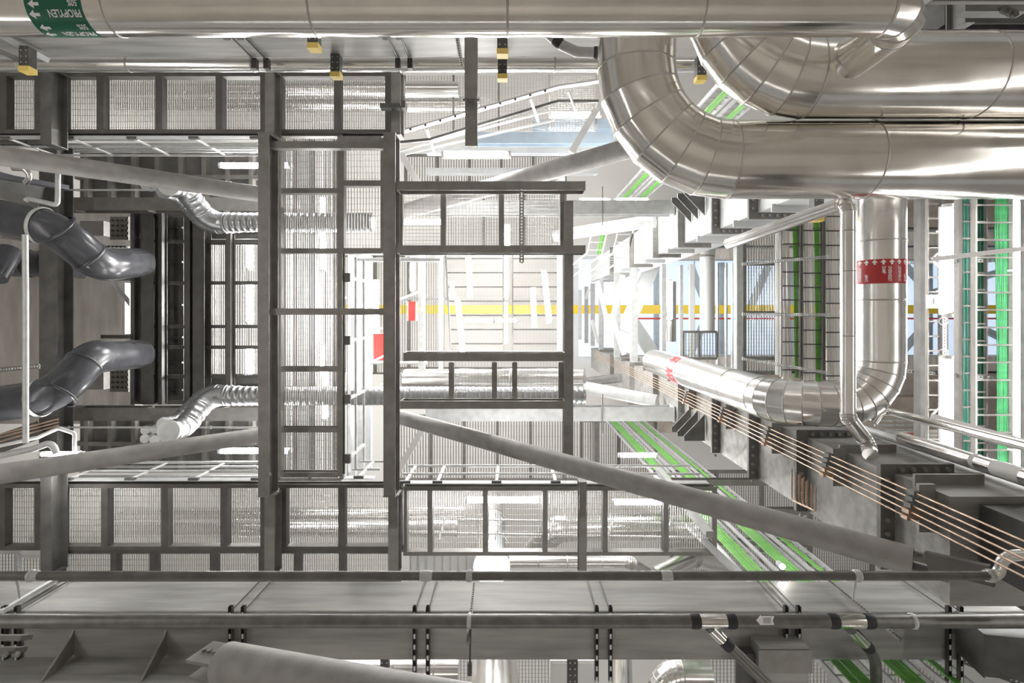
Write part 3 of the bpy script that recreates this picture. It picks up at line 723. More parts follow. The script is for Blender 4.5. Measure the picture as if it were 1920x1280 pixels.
# bolted splice plates near the recess edge
for py, sg in ((428, 1), (712, -1)):
    T = Thing('splice_plate', f'pale bolted splice plate stack {"above" if sg > 0 else "below"} the wall, left of the recess', 'plate')
    a = P(206, py - 22, 12.6); b = P(243, py + 22, 12.64)
    T.part('plate', MB().box(a, b), 'galv'); T.part('arm', MB().box(P(150, py - 14, 12.7), P(206, py + 16, 12.9)), 'galv')
    T.bolts([(a.x + .08 + .11 * i, a.y + .09 + .12 * j, a.z) for i in range(4) for j in range(4)], (0, 0, -1), .03, .03, 'dark'); T.done()
    T = Thing('splice_plate', f'tilted bolted flange strip {"above" if sg > 0 else "below"} the wall, left of the recess', 'plate')
    a = P(180, py + sg * 38 - 5, 12.4); b = P(243, py + sg * 32 + 5, 12.5)
    T.part('plate', MB().box(a, b), 'galvl'); T.bolts([(a.x + .05 + .09 * i, (a.y + b.y) / 2, min(a.z, b.z)) for i in range(8)], (0, 0, -1), .028, .04, 'dark'); T.done()
for py, lab in ((522, 'upper'), (631, 'lower')):
    bx_(py, 190, 243, 11.9, .08, .08, f'short dark bracket beam on the concrete wall, {lab} one', 'dark', 'box')
solo('wall_bracket', 'slanting pale gusset against the concrete wall under the upper bracket beam', 'bracket', MB().hexa([P(205, 527, 12.8), P(212, 525, 12.8), P(243, 560, 12.8), P(243, 575, 12.8), P(205, 527, 13), P(212, 525, 13), P(243, 560, 13), P(243, 575, 13)]), 'galvl')
struct('wall_left', MB().box(P(-190, 372, 13.6), P(268, 790, 13.9)), 'conc')
struct('trim_1', MB().box(P(234, 530, 13.2), P(248, 625, 13.55)), 'conc')
# dark plastic pipes
def dark_pipe(label, pts, r, rings):
    T = Thing('plastic_pipe', label, 'pipe'); q = [P(*p) for p in pts]
    path = fillet(q, .55, 8); T.part('pipe_body', MB().tube(path, r, 36), 'plastic')
    for i, f, m, h in rings:
        d = q[i + 1] - q[i]; T.part('pipe_clamp' if m == 'galvl' else 'weld_collar', MB().band(q[i] + d * f, d, r, .07 if m == 'galvl' else .05, 36, h), m)
    return T.done()
dark_pipe('thick dark plastic pipe swinging down at the left, upper of the mirrored pair', [(-80, 392, 9.0), (105, 428, 9.0), (185, 497, 9.6), (262, 492, 11.2)], .30, [(0, .86, 'galvl', .018), (1, .02, 'plastic', .03), (1, .75, 'plastic', .012)])
dark_pipe('thick dark plastic pipe rising at the left, lower of the mirrored pair', [(-80, 768, 9.0), (105, 742, 9.0), (170, 668, 9.6), (262, 664, 11.2)], .30, [(0, .84, 'galvl', .018), (1, .02, 'plastic', .03), (1, .80, 'plastic', .012)])
dark_pipe('dark plastic pipe running level behind the girder at far left', [(-80, 494, 12.2), (120, 494, 12.2), (160, 498, 12.5)], .30, [(0, .42, 'black', .02), (0, .68, 'black', .02), (0, .86, 'black', .02)])
solo('pipe_end', 'stub pipe end angled beside the level dark plastic pipe at the left edge', 'pipe', MB().tube([P(-10, 520, 11.0), P(20, 470, 11.4)], .22, 24), 'plastic')
# thin vertical white-grey pipes at left
tubular('thin_pipe', 'thin upright grey pipe at the far left in front of the concrete wall', [P(47, 440, 8.4), P(48, 560, 8.4), P(48, 830, 8.4)], .042, 'galvl')
tubular('thin_pipe', 'thin grey pipe bent like a hook above the upper dark pipe', [P(48, 376, 8.7), P(52, 372, 8.7), P(108, 385, 8.7), P(109, 300, 8.7)], .038, 'galvl', R=.06)
tubular('thin_pipe', 'short silver pipe with a bend near the left edge under the brace', [P(24, 315, 8.8), P(70, 317, 8.8), P(48, 343, 8.9)], .045, 'alu2', R=.1)
tubular('thin_pipe', 'thin level pipe at upper left behind the brace', [P(96, 356, 10.8), P(490, 356, 10.8)], .02, 'galvl', clamps=(.13, .5))
tubular('thin_pipe', 'thin level pipe at lower left behind the brace', [P(110, 801, 10.8), P(490, 801, 10.8)], .02, 'galvl', clamps=(.05, .75))
tubular('thin_pipe', 'thin angled pipe group, outer one, at the lower left corner of the girder', [P(-10, 856, 8.6), P(60, 842, 8.6), P(98, 828, 8.6), P(106, 850, 8.6)], .05, 'galvl', R=.12)
tubular('thin_pipe', 'thin angled pipe group, inner one, at the lower left corner of the girder', [P(-10, 838, 8.9), P(70, 820, 8.9), P(110, 802, 8.9), P(140, 812, 8.9), P(140, 850, 8.9)], .03, 'white', R=.06)
for i, (ya, yb) in enumerate(((817, 785), (822, 791), (830, 797))):
    tubular('thin_pipe', f'fine copper line at the lower left, {ORD[i]} of three', [P(-10, ya, 9.6), P(110, yb, 10.4)], .016, 'copper')
for i, (y0, y1, lab) in enumerate(((440, 452, 'upper'), (694, 686, 'lower'))):
    slotted(f'perforated strut at the left edge beside the thin upright pipe, {lab} one', P(-10, y0, 9.9), P(74, y1, 9.9), .09, (0, 1, 0), .03)
for i, (y, x1) in enumerate(((262, 484), (271, 484), (279, 484), (284, 484))):
    tubular('thin_pipe', f'slim level pipe beside the top left railing, {ORD[i]} from the walkway', [P(95, y, 11.0 + .1 * i), P(x1, y, 11.0 + .1 * i)], .024 + .006 * (i % 2), 'galvl')
for i, y in enumerate((866, 875, 884, 893)):
    tubular('thin_pipe', f'slim level pipe beside the lower left railing, {ORD[i]} from the recess', [P(150, y, 11.3 - .1 * i), P(484, y, 11.3 - .1 * i)], .024 + .006 * (i % 2), 'galvl')
# dark beams at extreme left
beam('dark sloping beam at the left edge above the upper dark pipe', P(-30, 330, 9.6), P(70, 356, 10.4), .3, .3, 'dark', 'box')
beam('dark thin sloping pipe beam at the left edge under the brace', P(-30, 325, 9.2), P(125, 352, 10.4), .09, .09, 'plastic', 'box')
beam('grey sloping beam over the upper dark pipe at the left edge', P(-30, 352, 10.8), P(70, 378, 11.4), .25, .3, 'galv', 'box')
beam('dark sloping beam at the left edge below the lower dark pipe', P(-30, 842, 9.8), P(70, 807, 10.5), .3, .3, 'dark', 'box')
bx_(265, -20, 78, 9.9, .1, .12, 'dark edge beam closing the top walkway end at the left edge', 'plate')

# ================================================================ spiral ducts
def spiral(name, label, pts, r, R=.45, rib=.12, m='spiral', gores=4, straight=()):
    T = Thing(name, label, 'duct'); q = [V(p) for p in pts]; K = len(q)
    tl = [0] * K
    for i in range(1, K - 1):
        a = (q[i - 1] - q[i]).normalized(); b = (q[i + 1] - q[i]).normalized(); tl[i] = R / math.tan(a.angle(b) / 2)
    for i in range(K - 1):
        d = q[i + 1] - q[i]; L = d.length; d.normalize(); p0 = q[i] + d * tl[i]; p1 = q[i + 1] - d * tl[i + 1]
        n = max(1, int((p1 - p0).length / rib)); pt, rr = [], []
        for k in range(n):
            for f, e in ((0, 0), (.40, 0), (.5, .012), (.6, 0)): pt.append(p0.lerp(p1, (k + f) / n)); rr.append(r + e)
        pt.append(p1); rr.append(r)
        T.part('spiral_section', MB().tube(pt, rr, 28, i == 0 or i == K - 2), m)
        for c, t_ in ((p0, tl[i]), (p1, tl[i + 1])):
            if t_: T.part('coupling_band', MB().band(c, d, r, .05, 28, .012), m)
        if tl[i + 1]:
            a = (q[i] - q[i + 1]).normalized(); b = (q[i + 2] - q[i + 1]).normalized()
            arc = fillet([q[i + 1] + a * tl[i + 1] * 1.0001, q[i + 1], q[i + 1] + b * tl[i + 1] * 1.0001], R, gores)[1:-1]
            arc = [arc[0] + a * .012] + arc + [arc[-1] + b * .012]
            T.part('elbow', MB().tube(arc, r, 28, False, True), m)
    return T
for lab, s, pts in (('upper', -1, [P(700, 417, 11.0), P(392, 417, 11.0), P(345, 352, 10.3), P(318, 346, 9.8)]), ('lower', 1, [P(1095, 742, 12.0), P(392, 742, 11.0), P(345, 802, 10.3), P(318, 808, 9.8)])):
    T = spiral('spiral_duct', f'ribbed spiral duct with a segmented bend beside the dark recess, {lab} one', pts, .195, .38)
    T.part('end_cap', MB().tube([pts[-1], pts[-1] + (pts[-1] - pts[-2]).normalized() * .04], .202, 28), 'galvl'); T.done()
    o = [P(452, 421 if s < 0 else 738, 11.44), P(388, 424 if s < 0 else 735, 11.44), P(331, 362 if s < 0 else 792, 11.1), P(308, 357 if s < 0 else 797, 10.7)]
    T = spiral('spiral_duct', f'ribbed spiral duct half hidden behind the {lab} front one', o, .165, .36); T.done()
    for k, (px, py) in enumerate(((273, 348), (293, 349)) if s < 0 else ((273, 806), (292, 804), (272, 822), (290, 824))):
        T = Thing('duct_stub', f'small capped duct end left of the {lab} spiral duct, {ORD[k]} of the cluster', 'duct')
        c = P(px, py, 10.9); e = P(px + 10, py + (4 if s < 0 else -4), 11.3); T.part('stub_body', MB().tube([c, e], .082, 20), 'spiral')
        T.part('end_cap', MB().tube([c - (e - c).normalized() * .03, c], .088, 20), 'galvl'); T.done()

# ================================================================ shiny ducts seen through the gratings
for i, (y, x0, x1, d, r) in enumerate(((168, 215, 860, 13.2, .19), (196, 230, 900, 14.4, .2), (964, 230, 872, 14.4, .2), (990, 215, 858, 13.2, .2))):
    s = 1 if y > 590 else -1
    clad_pipe('insulated_pipe', f'polished pipe seen through the {"top" if s < 0 else "lower"} walkway gratings, {"outer" if i in (0, 3) else "inner"} one', [P(x1, y, d), P(x0, y, d), P(x0 - 90, y - s * (-40), d + .6), P(x0 - 160, y + s * 42, d + .8)], r, .5, seams=[(0, .2), (0, .4), (0, .6), (0, .8)], gores=4, m='alu2', n=24)

for i, x in enumerate((542, 553, 566, 574, 588, 597, 618, 627)):
    by(x, 262, 885, 16 + (i * 37 % 5) * .8, .10 + .05 * (i % 3), .12, f'slim upright member far above the centre walkway, {ORD[i]} from the left', ('galvl', 'galv', 'white')[i % 3], 'box', plates=False)
T = Thing('guard_rail', 'white double handrail crossing above the lower right walkway gratings', 'railing')
for y in (972, 998): T.part('rail', MB().tube([P(770, y, 11.2), P(1330, y + 10, 11.2)], .022, 10), 'white')
for x in (835, 940, 1040, 1150, 1260): T.part('post', MB().bar(P(x, 970, 11.22), P(x - 12, 1012, 10.7), .04, .02), 'white')
T.done()
# ================================================================ lamps
L = 'fluorescent lamp '
def lx(x0, x1, y, d, lab, r=.05, **k): lamp(lab, P(x0, y, d), P(x1, y, d), r * d / 12 + .012, **k)
def ly(x, y0, y1, d, lab, r=.05, x2=None, **k): lamp(lab, P(x, y0, d), P(x2 if x2 else x, y1, d), r * d / 12 + .012, **k)
lx(413, 545, 310, 11.5, 'glowing tube lamp behind the left twin girder, upper one')
lx(412, 545, 845, 11.5, 'glowing tube lamp behind the left twin girder, lower one')
lx(830, 955, 290, 11, 'glowing tube lamp under the wide flat post', .065)
lx(1030, 1125, 215, 13, 'bluish lit tube lamp left of the big elbow under the sloping stair')
lx(745, 832, 416, 15, 'glowing tube lamp above the mesh deck near the right twin girder')
lx(1088, 1142, 376, 14.5, 'glowing tube lamp on the pale beam right of the cross beams, left of two', .045)
lx(1152, 1215, 376, 14.5, 'glowing tube lamp on the pale beam right of the cross beams, right of two', .045)
lx(76, 152, 851, 8.9, 'glowing tube lamp by the bent thin pipes at lower left', .035)
lx(874, 1012, 937, 11.8, 'glowing tube lamp over the lower right walkway, left of two')
lx(1148, 1242, 941, 11.8, 'glowing tube lamp over the lower right walkway, right of two')
lx(800, 850, 745, 17, 'short glowing tube lamp above the lowest cross beam')
lx(968, 1020, 745, 17, 'short glowing tube lamp near the right of the lowest cross beam')
lx(868, 925, 600, 26, 'tiny level tube lamp deep in the stair shaft, left of centre', .04)
lx(928, 970, 600, 26, 'tiny level tube lamp deep in the stair shaft, right of centre', .04)
lx(1160, 1230, 853, 15, 'glowing tube lamp among the green cable ladders', .04)
ly(604, 368, 507, 13.0, 'upright tube lamp through the centre walkway, upper one')
ly(604, 645, 700, 14.0, 'upright tube lamp through the centre walkway, middle one', .04)
ly(609, 690, 785, 13.0, 'upright tube lamp through the centre walkway, lowest')
ly(468, 457, 505, 13.6, 'upright tube lamp in the dark recess, uppermost of three')
ly(468, 530, 606, 13.6, 'upright tube lamp in the dark recess, middle of three')
ly(468, 650, 702, 13.6, 'upright tube lamp in the dark recess, lowest of three')
ly(705, 525, 622, 15.5, 'upright tube lamp left of the right twin girder, beside the red box')
ly(773, 492, 546, 21, 'upright tube lamp right of the right twin girder', .045)
ly(858, 560, 664, 15.6, 'leaning tube lamp on the left stair flight, lowest', .05, x2=868)
ly(878, 478, 556, 16, 'leaning tube lamp on the left stair flight, uppermost', .05, x2=882)
ly(848, 528, 560, 16, 'small leaning tube lamp at the left rim of the stair', .04)
ly(999, 540, 612, 15.8, 'leaning tube lamp on the right stair flight, left one', .045, x2=1002)
ly(1020, 508, 604, 15.6, 'leaning tube lamp on the right stair flight, right one', .05, x2=1030)
ly(951, 420, 470, 19, 'upright tube lamp above the gap between the stair flights', .05)
ly(949, 478, 560, 21, 'upright tube lamp in the gap between the stair flights, upper', .04)
ly(948, 565, 645, 24, 'upright tube lamp in the gap between the stair flights, lower', .04)
ly(1256, 525, 600, 20, 'upright tube lamp at the yellow crane beam')
ly(1777, 385, 590, 8.5, 'tall upright tube lamp left of the cable ladders, upper of two', .085, m='lampb')
ly(1777, 668, 885, 8.5, 'tall upright tube lamp left of the cable ladders, lower of two', .085, m='lampb')
ly(1909, 372, 980, 8.3, 'slim upright tube lamp close to the right edge', .016)
for x, y, d, lab in ((1468, 1063, 7.9, 'small bright spot lamp among the green cable trays'), (1893, 1252, 8.2, 'small bright lamp at the bottom right corner'), (715, 720, 22, 'tiny spot lamp beside the right twin girder')):
    T = Thing('spot_lamp', lab, 'lamp'); q = P(x, y, d)
    T.part('lens', MB().tube([q, q + V((0, 0, .02))], .035, 16), 'glow'); T.part('body', MB().tube([q + V((0, 0, .021)), q + V((0, 0, .14))], [.045, .04], 16), 'house'); T.done()

# ================================================================ right: cable ladders
def ladder(name, label, a, b, w, axis, rung=.3, rail=(.02, .07), m='galvl', rm='galvl', fl=None, group=None, both=True):
    """cable ladder between a and b, w wide along axis"""
    T = Thing('cable_ladder', label, 'cable ladder', group); a, b, u = V(a), V(b), V(axis).normalized()
    t = (b - a).normalized(); nrm = t.cross(u)
    for s in (-1, 1): T.part('side_rail', MB().bar(a + u * s * w / 2, b + u * s * w / 2, rail[1], rail[0], u), m)
    n = max(1, int((b - a).length / rung)); r0 = MB().bar(-u * (w / 2 - .01), u * (w / 2 - .01), .028, .02, nrm)
    for k in range(min(n, 95)): T.part('rung', r0, rm, key=('rung', label), at=a + t * ((k + .5) * (b - a).length / min(n, 95)))
    return T.done()
def cables(label, a, b, axis, n, sp, r, m, group, wob=.01, off=(0, 0, 0), name='cable'):
    """n separate cables side by side lying along a ladder"""
    a, b, u = V(a), V(b), V(axis).normalized(); t = (b - a).normalized(); nn = t.cross(u); L = (b - a).length
    for k in range(n):
        pts = []
        for i in range(9):
            f = i / 8; pts.append(a + t * L * f + u * ((k - (n - 1) / 2) * sp + (random.uniform(-wob, wob) if 0 < i < 8 else 0)) + V(off))
        solo(name, label, 'cable', MB().tube(pts, r, 7), m, group)
# ladders in front of the right edge (run along Y at about 9 m)
def vlad(px0, px1, y0, y1, d, label, rung, rail=(.02, .06), m='galv', rm='galv'):
    a, b = P((px0 + px1) / 2, y0, d), P((px0 + px1) / 2, y1, d); return ladder('cable_ladder', label, a, b, (px1 - px0) * d / F, (1, 0, 0), rung * d / F, rail, m, rm)
vlad(1738, 1762, 368, 892, 9.2, 'bare cable ladder right of the dark upright post', 27)
vlad(1802, 1820, 368, 905, 9.0, 'narrow cable ladder with teal cables right of the tall lamps', 31)
vlad(1822, 1848, 368, 910, 9.1, 'cable ladder with dark green cables near the right edge', 31)
vlad(1826, 1898, 368, 925, 8.8, 'wide cable ladder with bright green cables near the right edge', 31, rail=(.03, .10))
cables('teal cable on the narrow ladder right of the tall lamps', P(1810, 366, 9.08), P(1812, 900, 9.08), (1, 0, 0), 5, .026, .012, 'teal', 'teal cables on the narrow ladder', .006)
cables('dark green cable on the ladder near the right edge', P(1834, 366, 9.2), P(1834, 905, 9.2), (1, 0, 0), 5, .036, .017, 'dgreen', 'dark green cables on the right ladder', .002)
cables('bright green cable in the broad hanging bundle at the right edge', P(1878, 366, 8.9), P(1884, 925, 8.9), (1, 0, 0), 11, .021, .0115, 'green2', 'bright green cables at the right edge', .010)
solo('upright_post', 'dark upright steel post between the steam pipe and the right cable ladders', 'post', MB().chan(P(1726, 366, 9.4), P(1726, 880, 9.4), .12, .16, .012), 'plate')
solo('upright_post', 'pale upright channel left of the tall lamps', 'post', MB().chan(P(1768, 366, 9.3), P(1768, 890, 9.3), .09, .12, .01), 'galv')
solo('upright_post', 'pale upright channel right of the tall lamps', 'post', MB().chan(P(1797, 366, 9.3), P(1797, 900, 9.3), .07, .12, .01), 'galv')
solo('upright_post', 'brown upright post at the very right edge', 'post', MB().chan(P(1919, 366, 8.9), P(1919, 1000, 8.9), .1, .14, .01), 'plate')
solo('junction_box', 'small grey junction box beside the tall lamps', 'box', MB().box(P(1745, 552, 9.0), P(1762, 578, 9.1)).box(P(1752, 559, 8.98), P(1754, 570, 8.99)), 'paint')
for i, (y0, y1, lab) in enumerate(((486, 466, 'upper'), (779, 826, 'lower'))):
    T = Thing('strut_arm_rail', f'white strut slanting across the right cable ladders, {lab} one', 'strut')
    a, b = P(1747, y0, 8.2), P(1990, y1 + (-8 if i == 0 else 20), 7.9); T.part('strut', MB().chan(a, b, .07, .05, .008), 'white')
    for s in (-1, 1): T.part('fork', MB().bar(a, P(1762, y0 + s * 16, 8.9), .02, .02), 'white')
    T.done()
for i, (y0, y1) in enumerate(((487, 487), (700, 712))):
    slotted(f'slotted strut tying the right ladders to the steam pipe side, {"upper" if i == 0 else "lower"} one', P(1690, y0 + 5 * (1 - 2 * i), 9.6), P(1905, y1, 9.0), .06, (0, 1, 0), .022, m='galvl')
T = Thing('lamp_hanger', 'perforated plate with wire loops joining the two tall lamps', 'bracket')
T.part('plate', MB().pierced(P(1771, 595, 8.7), P(1771, 664, 8.7), .06, .01, .025, .05, (1, 0, 0)), 'galvl')
for y in (602, 661): T.part('wire_loop', MB().tube([P(1769 + 9 * math.cos(q), y + 7 * math.sin(q), 8.65) for q in [k * math.pi / 6 for k in range(13)]], .008, 6, False), 'galvl')
T.done()

# cable ladders between the columns (slightly leaning), 13 to 14 m up
DK = 13.0
for i, (xa, xb, lab) in enumerate(((1464, 1499, 'left of three between the columns'), (1503, 1541, 'middle of three between the columns'), (1545, 1582, 'right of three between the columns'))):
    vlad(xa, xb, 392, 706 + 6 * i, DK, f'cable ladder behind the slender pipe, {lab}', 26, rail=(.03, .10), rm='dark')
for i, (x, lab) in enumerate(((1491, 'left'), (1531, 'right'))):
    cables(f'green cable in the {lab} green bundle between the columns', P(x, 388, DK + .1), P(x + 4, 708 + 8 * i, DK + .1), (1, 0, 0), 5, .026, .0135, 'green', f'{lab} green cable bundle', .004)
for i, (x, n, lab) in enumerate(((1472, 3, 'left ladder'), (1514, 4, 'middle ladder'), (1562, 5, 'right ladder'))):
    cables(f'thick pale conduit on the {lab} between the columns', P(x - 3, 388, DK + .12), P(x + 3, 712, DK + .12), (1, 0, 0), n, .085, .036, 'wcable', f'pale conduits on the {lab}', .006, name='conduit')
for i, (y0, y1) in enumerate(((495, 481), (589, 590), (672, 700))):
    slotted(f'slotted strut across the cable ladders between the columns, {ORD[i]} from the top', P(1392, y0, DK - .3), P(1558, y1, DK - .5), .07, (0, 1, 0), .03, m='galvl')
# grating wall left of them
walkway('upright striped grating bay left of the cable ladders', 1396, 1462, 395, 700, 15.2, [396, 494, 586, 672, 699], axis='y', mw=.10, h=.1, bars='y', pitch=.07, dep=.03, th=.02)
by(1387, 380, 712, 14.8, .16, .24, 'pale upright post with bolt groups left of the striped grating', 'galvl', 'C')
by(1463, 376, 702, 14.8, .10, .2, 'white upright post right of the striped grating', 'white', 'box')
clad_pipe('painted_pipe', 'fat white pipe bending down from the bolted column', [P(1400, 447, 16.5), P(1330, 447, 16.5), P(1326, 480, 16.5), P(1326, 622, 16.5)], .22, .34, gores=8, m='white', n=28, seam_w=.01)
clad_pipe('painted_pipe', 'short white pipe standing by the yellow crane beam', [P(1257, 528, 21), P(1257, 640, 21)], .22, .3, m='alu2', n=24)
for i, (x, y0, y1, d, w, m) in enumerate(((1245, 478, 690, 17, .13, 'galvl'), (1278, 470, 690, 17.5, .10, 'galvl'), (1298, 460, 690, 17.2, .14, 'white'), (1347, 440, 690, 16.8, .04, 'galvl'), (1363, 445, 690, 16.8, .04, 'galvl'), (1376, 462, 690, 17, .07, 'galvl'))):
    by(x, max(y0, 590 - 1620 / d), y1 if x > 1290 else 590 + 1620 / d, d, w, .16, f'slim upright post between the two bolted columns, {ORD[i]} from the left', m, 'box')
walkway('low grating strip beside the red banded steam pipe', 1282, 1345, 622, 672, 16, [1282, 1312, 1345], mw=.06, h=.1, bars='y', pitch=.08, th=.02)
# far ladder/columns cluster
for i, (x, d, w) in enumerate(((1190, 17.5, .21), (1158, 20, .2), (1128, 24, .2), (1112, 27, .2), (1100, 30, .2), (1088, 34, .2))):
    by(x, 590 - 1580 / d, 590 + 1580 / d, d, w, .25, f'pale upright girder of the far row, {ORD[i]} from the right', 'galvl')
for i, (xa, ya, xb, yb, d) in enumerate(((1168, 490, 1150, 590, 19), (1150, 600, 1170, 690, 19), (1120, 500, 1148, 640, 22), (1148, 500, 1130, 560, 23), (1110, 600, 1122, 660, 26), (1105, 500, 1098, 560, 28))):
    beam(f'slim white diagonal bar of the far row, {ORD[i]}', P(xa, max(ya, 595 - 1500 / d), d), P(xb, min(yb, 585 + 1500 / d), d), .16, .12, 'white', 'box')
beam('broad pale diagonal plate beam behind the far row, upper', P(1245, 450, 22), P(1170, 620, 22), .55, .3, 'paint', 'box')
beam('broad pale diagonal plate beam behind the far row, lower', P(1175, 590, 22.5), P(1250, 700, 22.5), .55, .3, 'paint', 'box')
# pale beams joining the centre to the columns
for py, lab in ((391, 'upper'), (774, 'lower')):
    T = Thing('steel_girder', f'pale level beam from the centre to the bolted column, {lab} one', 'beam'); a, b = P(800, py, 13.2), P(1259, py, 13.2)
    T.part('section', MB().ibeam(a, b, .34, .36), 'galvl'); T.part('end_plate', MB().box(b + V((0, -.2, -.2)), b + V((.02, .2, .2))), 'galvl')
    for px in (1127,): q = P(px, py, 13.2); T.part('threaded_rod', MB().tube([q + V((0, -.5, -.2)), q + V((0, .45, -.2))], .016, 8), 'galv')
    T.done()
for sg, lab in ((-1, 'upper'), (1, 'lower')):
    T = Thing('bracket', f'dark angled bracket plates on the {lab} bolted column beside the pale beam', 'bracket')
    for k in range(3):
        z = 11.0 + k * .42 + CZ
        T.part('plate', MB().hexa([(3.98, 2.05 * sg, z), (3.98, 2.6 * sg, z), (3.98, 2.6 * sg, z + .03), (3.98, 2.05 * sg, z + .03), (3.55, 2.5 * sg, z), (3.55, 2.6 * sg, z), (3.55, 2.6 * sg, z + .03), (3.55, 2.5 * sg, z + .03)]), 'plate')
    T.done()
brace2 = lambda lab, a, b, r, m='galvl': solo('tube_brace', lab, 'brace', MB().tube([a, b], r, 24), m)
brace2('white tube brace with a black open end under the upper pale beam', P(1040, 442, 15.5), P(1228, 414, 14.0), .17)
brace2('white tube brace with a black open end above the lower pale beam', P(1040, 715, 15.5), P(1232, 752, 14.0), .17)
solo('tube_stub', 'dark tube stub beside the big shiny duct at the centre right', 'pipe', MB().tube([P(1095, 716, 16.5), P(1165, 708, 16.5)], .14, 20), 'plate')
clad_pipe('insulated_pipe', 'shiny fat duct end right of the pale upright girder', [P(1096, 712, 13.7), P(960, 712, 14.2), P(760, 712, 14.6)], .30, .3, seams=[(0, .2)], m='alu2', n=28)
# bluish beams and sloping stair at upper centre
T = Thing('stair_flight', 'sloping stair with bolted pale stringer below the slim pipe, upper centre', 'stairs')
def line3(name, a, b, w, h, m): T.part(name, MB().bar(a, b, w, h), m)
line3('stringer', P(758, 246, 10.2), P(1048, 163, 11.0), .03, .16, 'galvl'); line3('stringer', P(1048, 163, 11.0), P(1125, 152, 11.0), .03, .16, 'galvl')
line3('top_rail', P(742, 268, 10.8), P(806, 262, 10.8), .05, .08, 'plate'); line3('top_rail', P(806, 262, 10.8), P(1046, 190, 11.6), .05, .08, 'plate'); line3('top_rail', P(1046, 190, 11.6), P(1122, 190, 11.6), .05, .08, 'plate')
line3('hand_rail', P(745, 292, 12), P(1040, 225, 12.6), .04, .04, 'white'); line3('hand_rail', P(745, 284, 11.6), P(1030, 208, 12.2), .04, .04, 'white')
for x, y in ((800, 242), (995, 186), (1066, 170)): T.part('post', MB().bar(P(x, y, 10.9), P(x + 14, y + 42, 12), .05, .03), 'white')
T.bolts([P(770 + k * 28, 243 - k * 8, 10.15) for k in range(10)], (0, 0, -1), .025, .03, 'dark'); T.done()
walkway('mesh deck above the sloping stair under the slim pipe', 758, 1120, 138, 245, 13.5, [758, 850, 935, 1030, 1118], mw=.05, h=.08, bars='y', pitch=.075, cross=.05, th=.012, dep=.02, edges=(0, 0))
for i, (y, h, x0, x1, d, m) in enumerate(((258, .32, 880, 1150, 15, 'bluish'), (232, .3, 1000, 1150, 16, 'bluish'), (280, .25, 800, 1130, 17, 'paint'), (320, .2, 800, 1120, 19, 'paint'))):
    bx_(y, x0, x1, d, h, .3, f'blue grey level beam left of the big elbow, {ORD[i]}', m)
by(1052, 300, 378, 16, .24, .2, 'grey upright stub above the pale upright girder', 'galvl')
beam('white diagonal bar left of the big elbow under the stair', P(1118, 206, 12.5), P(1072, 285, 12.5), .16, .1, 'white', 'box')
beam('white diagonal bar right of the right twin girder near its top', P(742, 270, 12), P(785, 345, 12), .14, .1, 'white', 'box')
beam('white diagonal bar below the right twin girder foot', P(792, 805, 12), P(748, 880, 12), .14, .1, 'white', 'box')

# ================================================================ green cable trays climbing at lower right, and their mirror at the top
for i, (xa, xb, lab) in enumerate(((4.25, 4.75, 'left'), (4.94, 5.42, 'middle'), (5.60, 5.94, 'right'))):
    ladder('cable_ladder', f'steep cable tray at lower right with green cables, {lab} of three', ((xa + xb) / 2, 4.78, 5.4 + CZ), ((xa + xb) / 2, 4.78, 24.5 + CZ), xb - xa, (1, 0, 0), .3, (.03, .09))
    n = (9, 8, 3)[i]
    cables(f'green cable in the {lab} steep tray at lower right', ((xa + xb) / 2 - (.02, .0, .06)[i], 4.715, 5.3 + CZ), ((xa + xb) / 2 - (.02, .0, .06)[i], 4.715, 24 + CZ), (1, 0, 0), n, .032, .0145, 'green', f'green cables in the {lab} steep tray', .008)
for i, (xa, xb, lab) in enumerate(((3.94, 4.40, 'left'), (4.58, 5.02, 'right'))):
    ladder('cable_ladder', f'steep cable tray at the top behind the big elbow, {lab} of two', ((xa + xb) / 2, -4.40, 9.5 + CZ), ((xa + xb) / 2, -4.40, 23 + CZ), xb - xa, (1, 0, 0), .3, (.03, .09))
    cables(f'green cable in the {lab} steep tray behind the big elbow', ((xa + xb) / 2, -4.35, 9.4 + CZ), ((xa + xb) / 2, -4.35, 22.8 + CZ), (1, 0, 0), 5, .034, .0145, 'green', f'green cables in the {lab} top tray', .008)
for i, (xa, ya, xb, yb, d, m) in enumerate(((1290, 985, 1392, 1082, 8.6, 'galvl'), (1235, 880, 1330, 1000, 7.2, 'galvl'))):
    beam(f'silver diagonal strut left of the green cable trays, {ORD[i]}', P(xa, ya, d + 2), P(xb, yb, d), .10, .08, m, 'box')
# mesh decks behind the trays
walkway('striped grating deck behind the green cable trays', 1258, 1640, 885, 1075, 16.4, [1260, 1345, 1430, 1520, 1638], mw=.1, h=.14, bars='y', pitch=.07, th=.025)
for i, y in enumerate((905, 960, 1020)):
    bx_(y, 1250, 1560, 12.9, .14, .2, f'level beam behind the green cable trays, {ORD[i]} from the top', 'galv')
# small ladder among cables, right of centre
for i, (xa, xb, lab) in enumerate(((1103, 1134, 'left, with green cables'), (1150, 1184, 'right, with purple-grey cables'))):
    a = P((xa + xb) / 2 + 6, 432, 17.5); b = P((xa + xb) / 2 - 4, 476, 17.5)
    ladder('cable_ladder', f'short cable ladder under the upper pale beam, {lab}', a, b, .5, (1, 0, 0), .22, (.03, .06), 'white')
    c = P((xa + xb) / 2 - 60, 520, 22); ladder('cable_ladder', f'slanting cable ladder run below the short one, {lab}', b, c, .55, (1, 0, 0), .4, (.03, .06), 'white')
cables('bright green cable on the short ladder under the upper pale beam', P(1132, 432, 17.6), P(1122, 476, 17.6), (1, 0, 0), 3, .05, .022, 'green', 'green cables on the short ladder', .004)

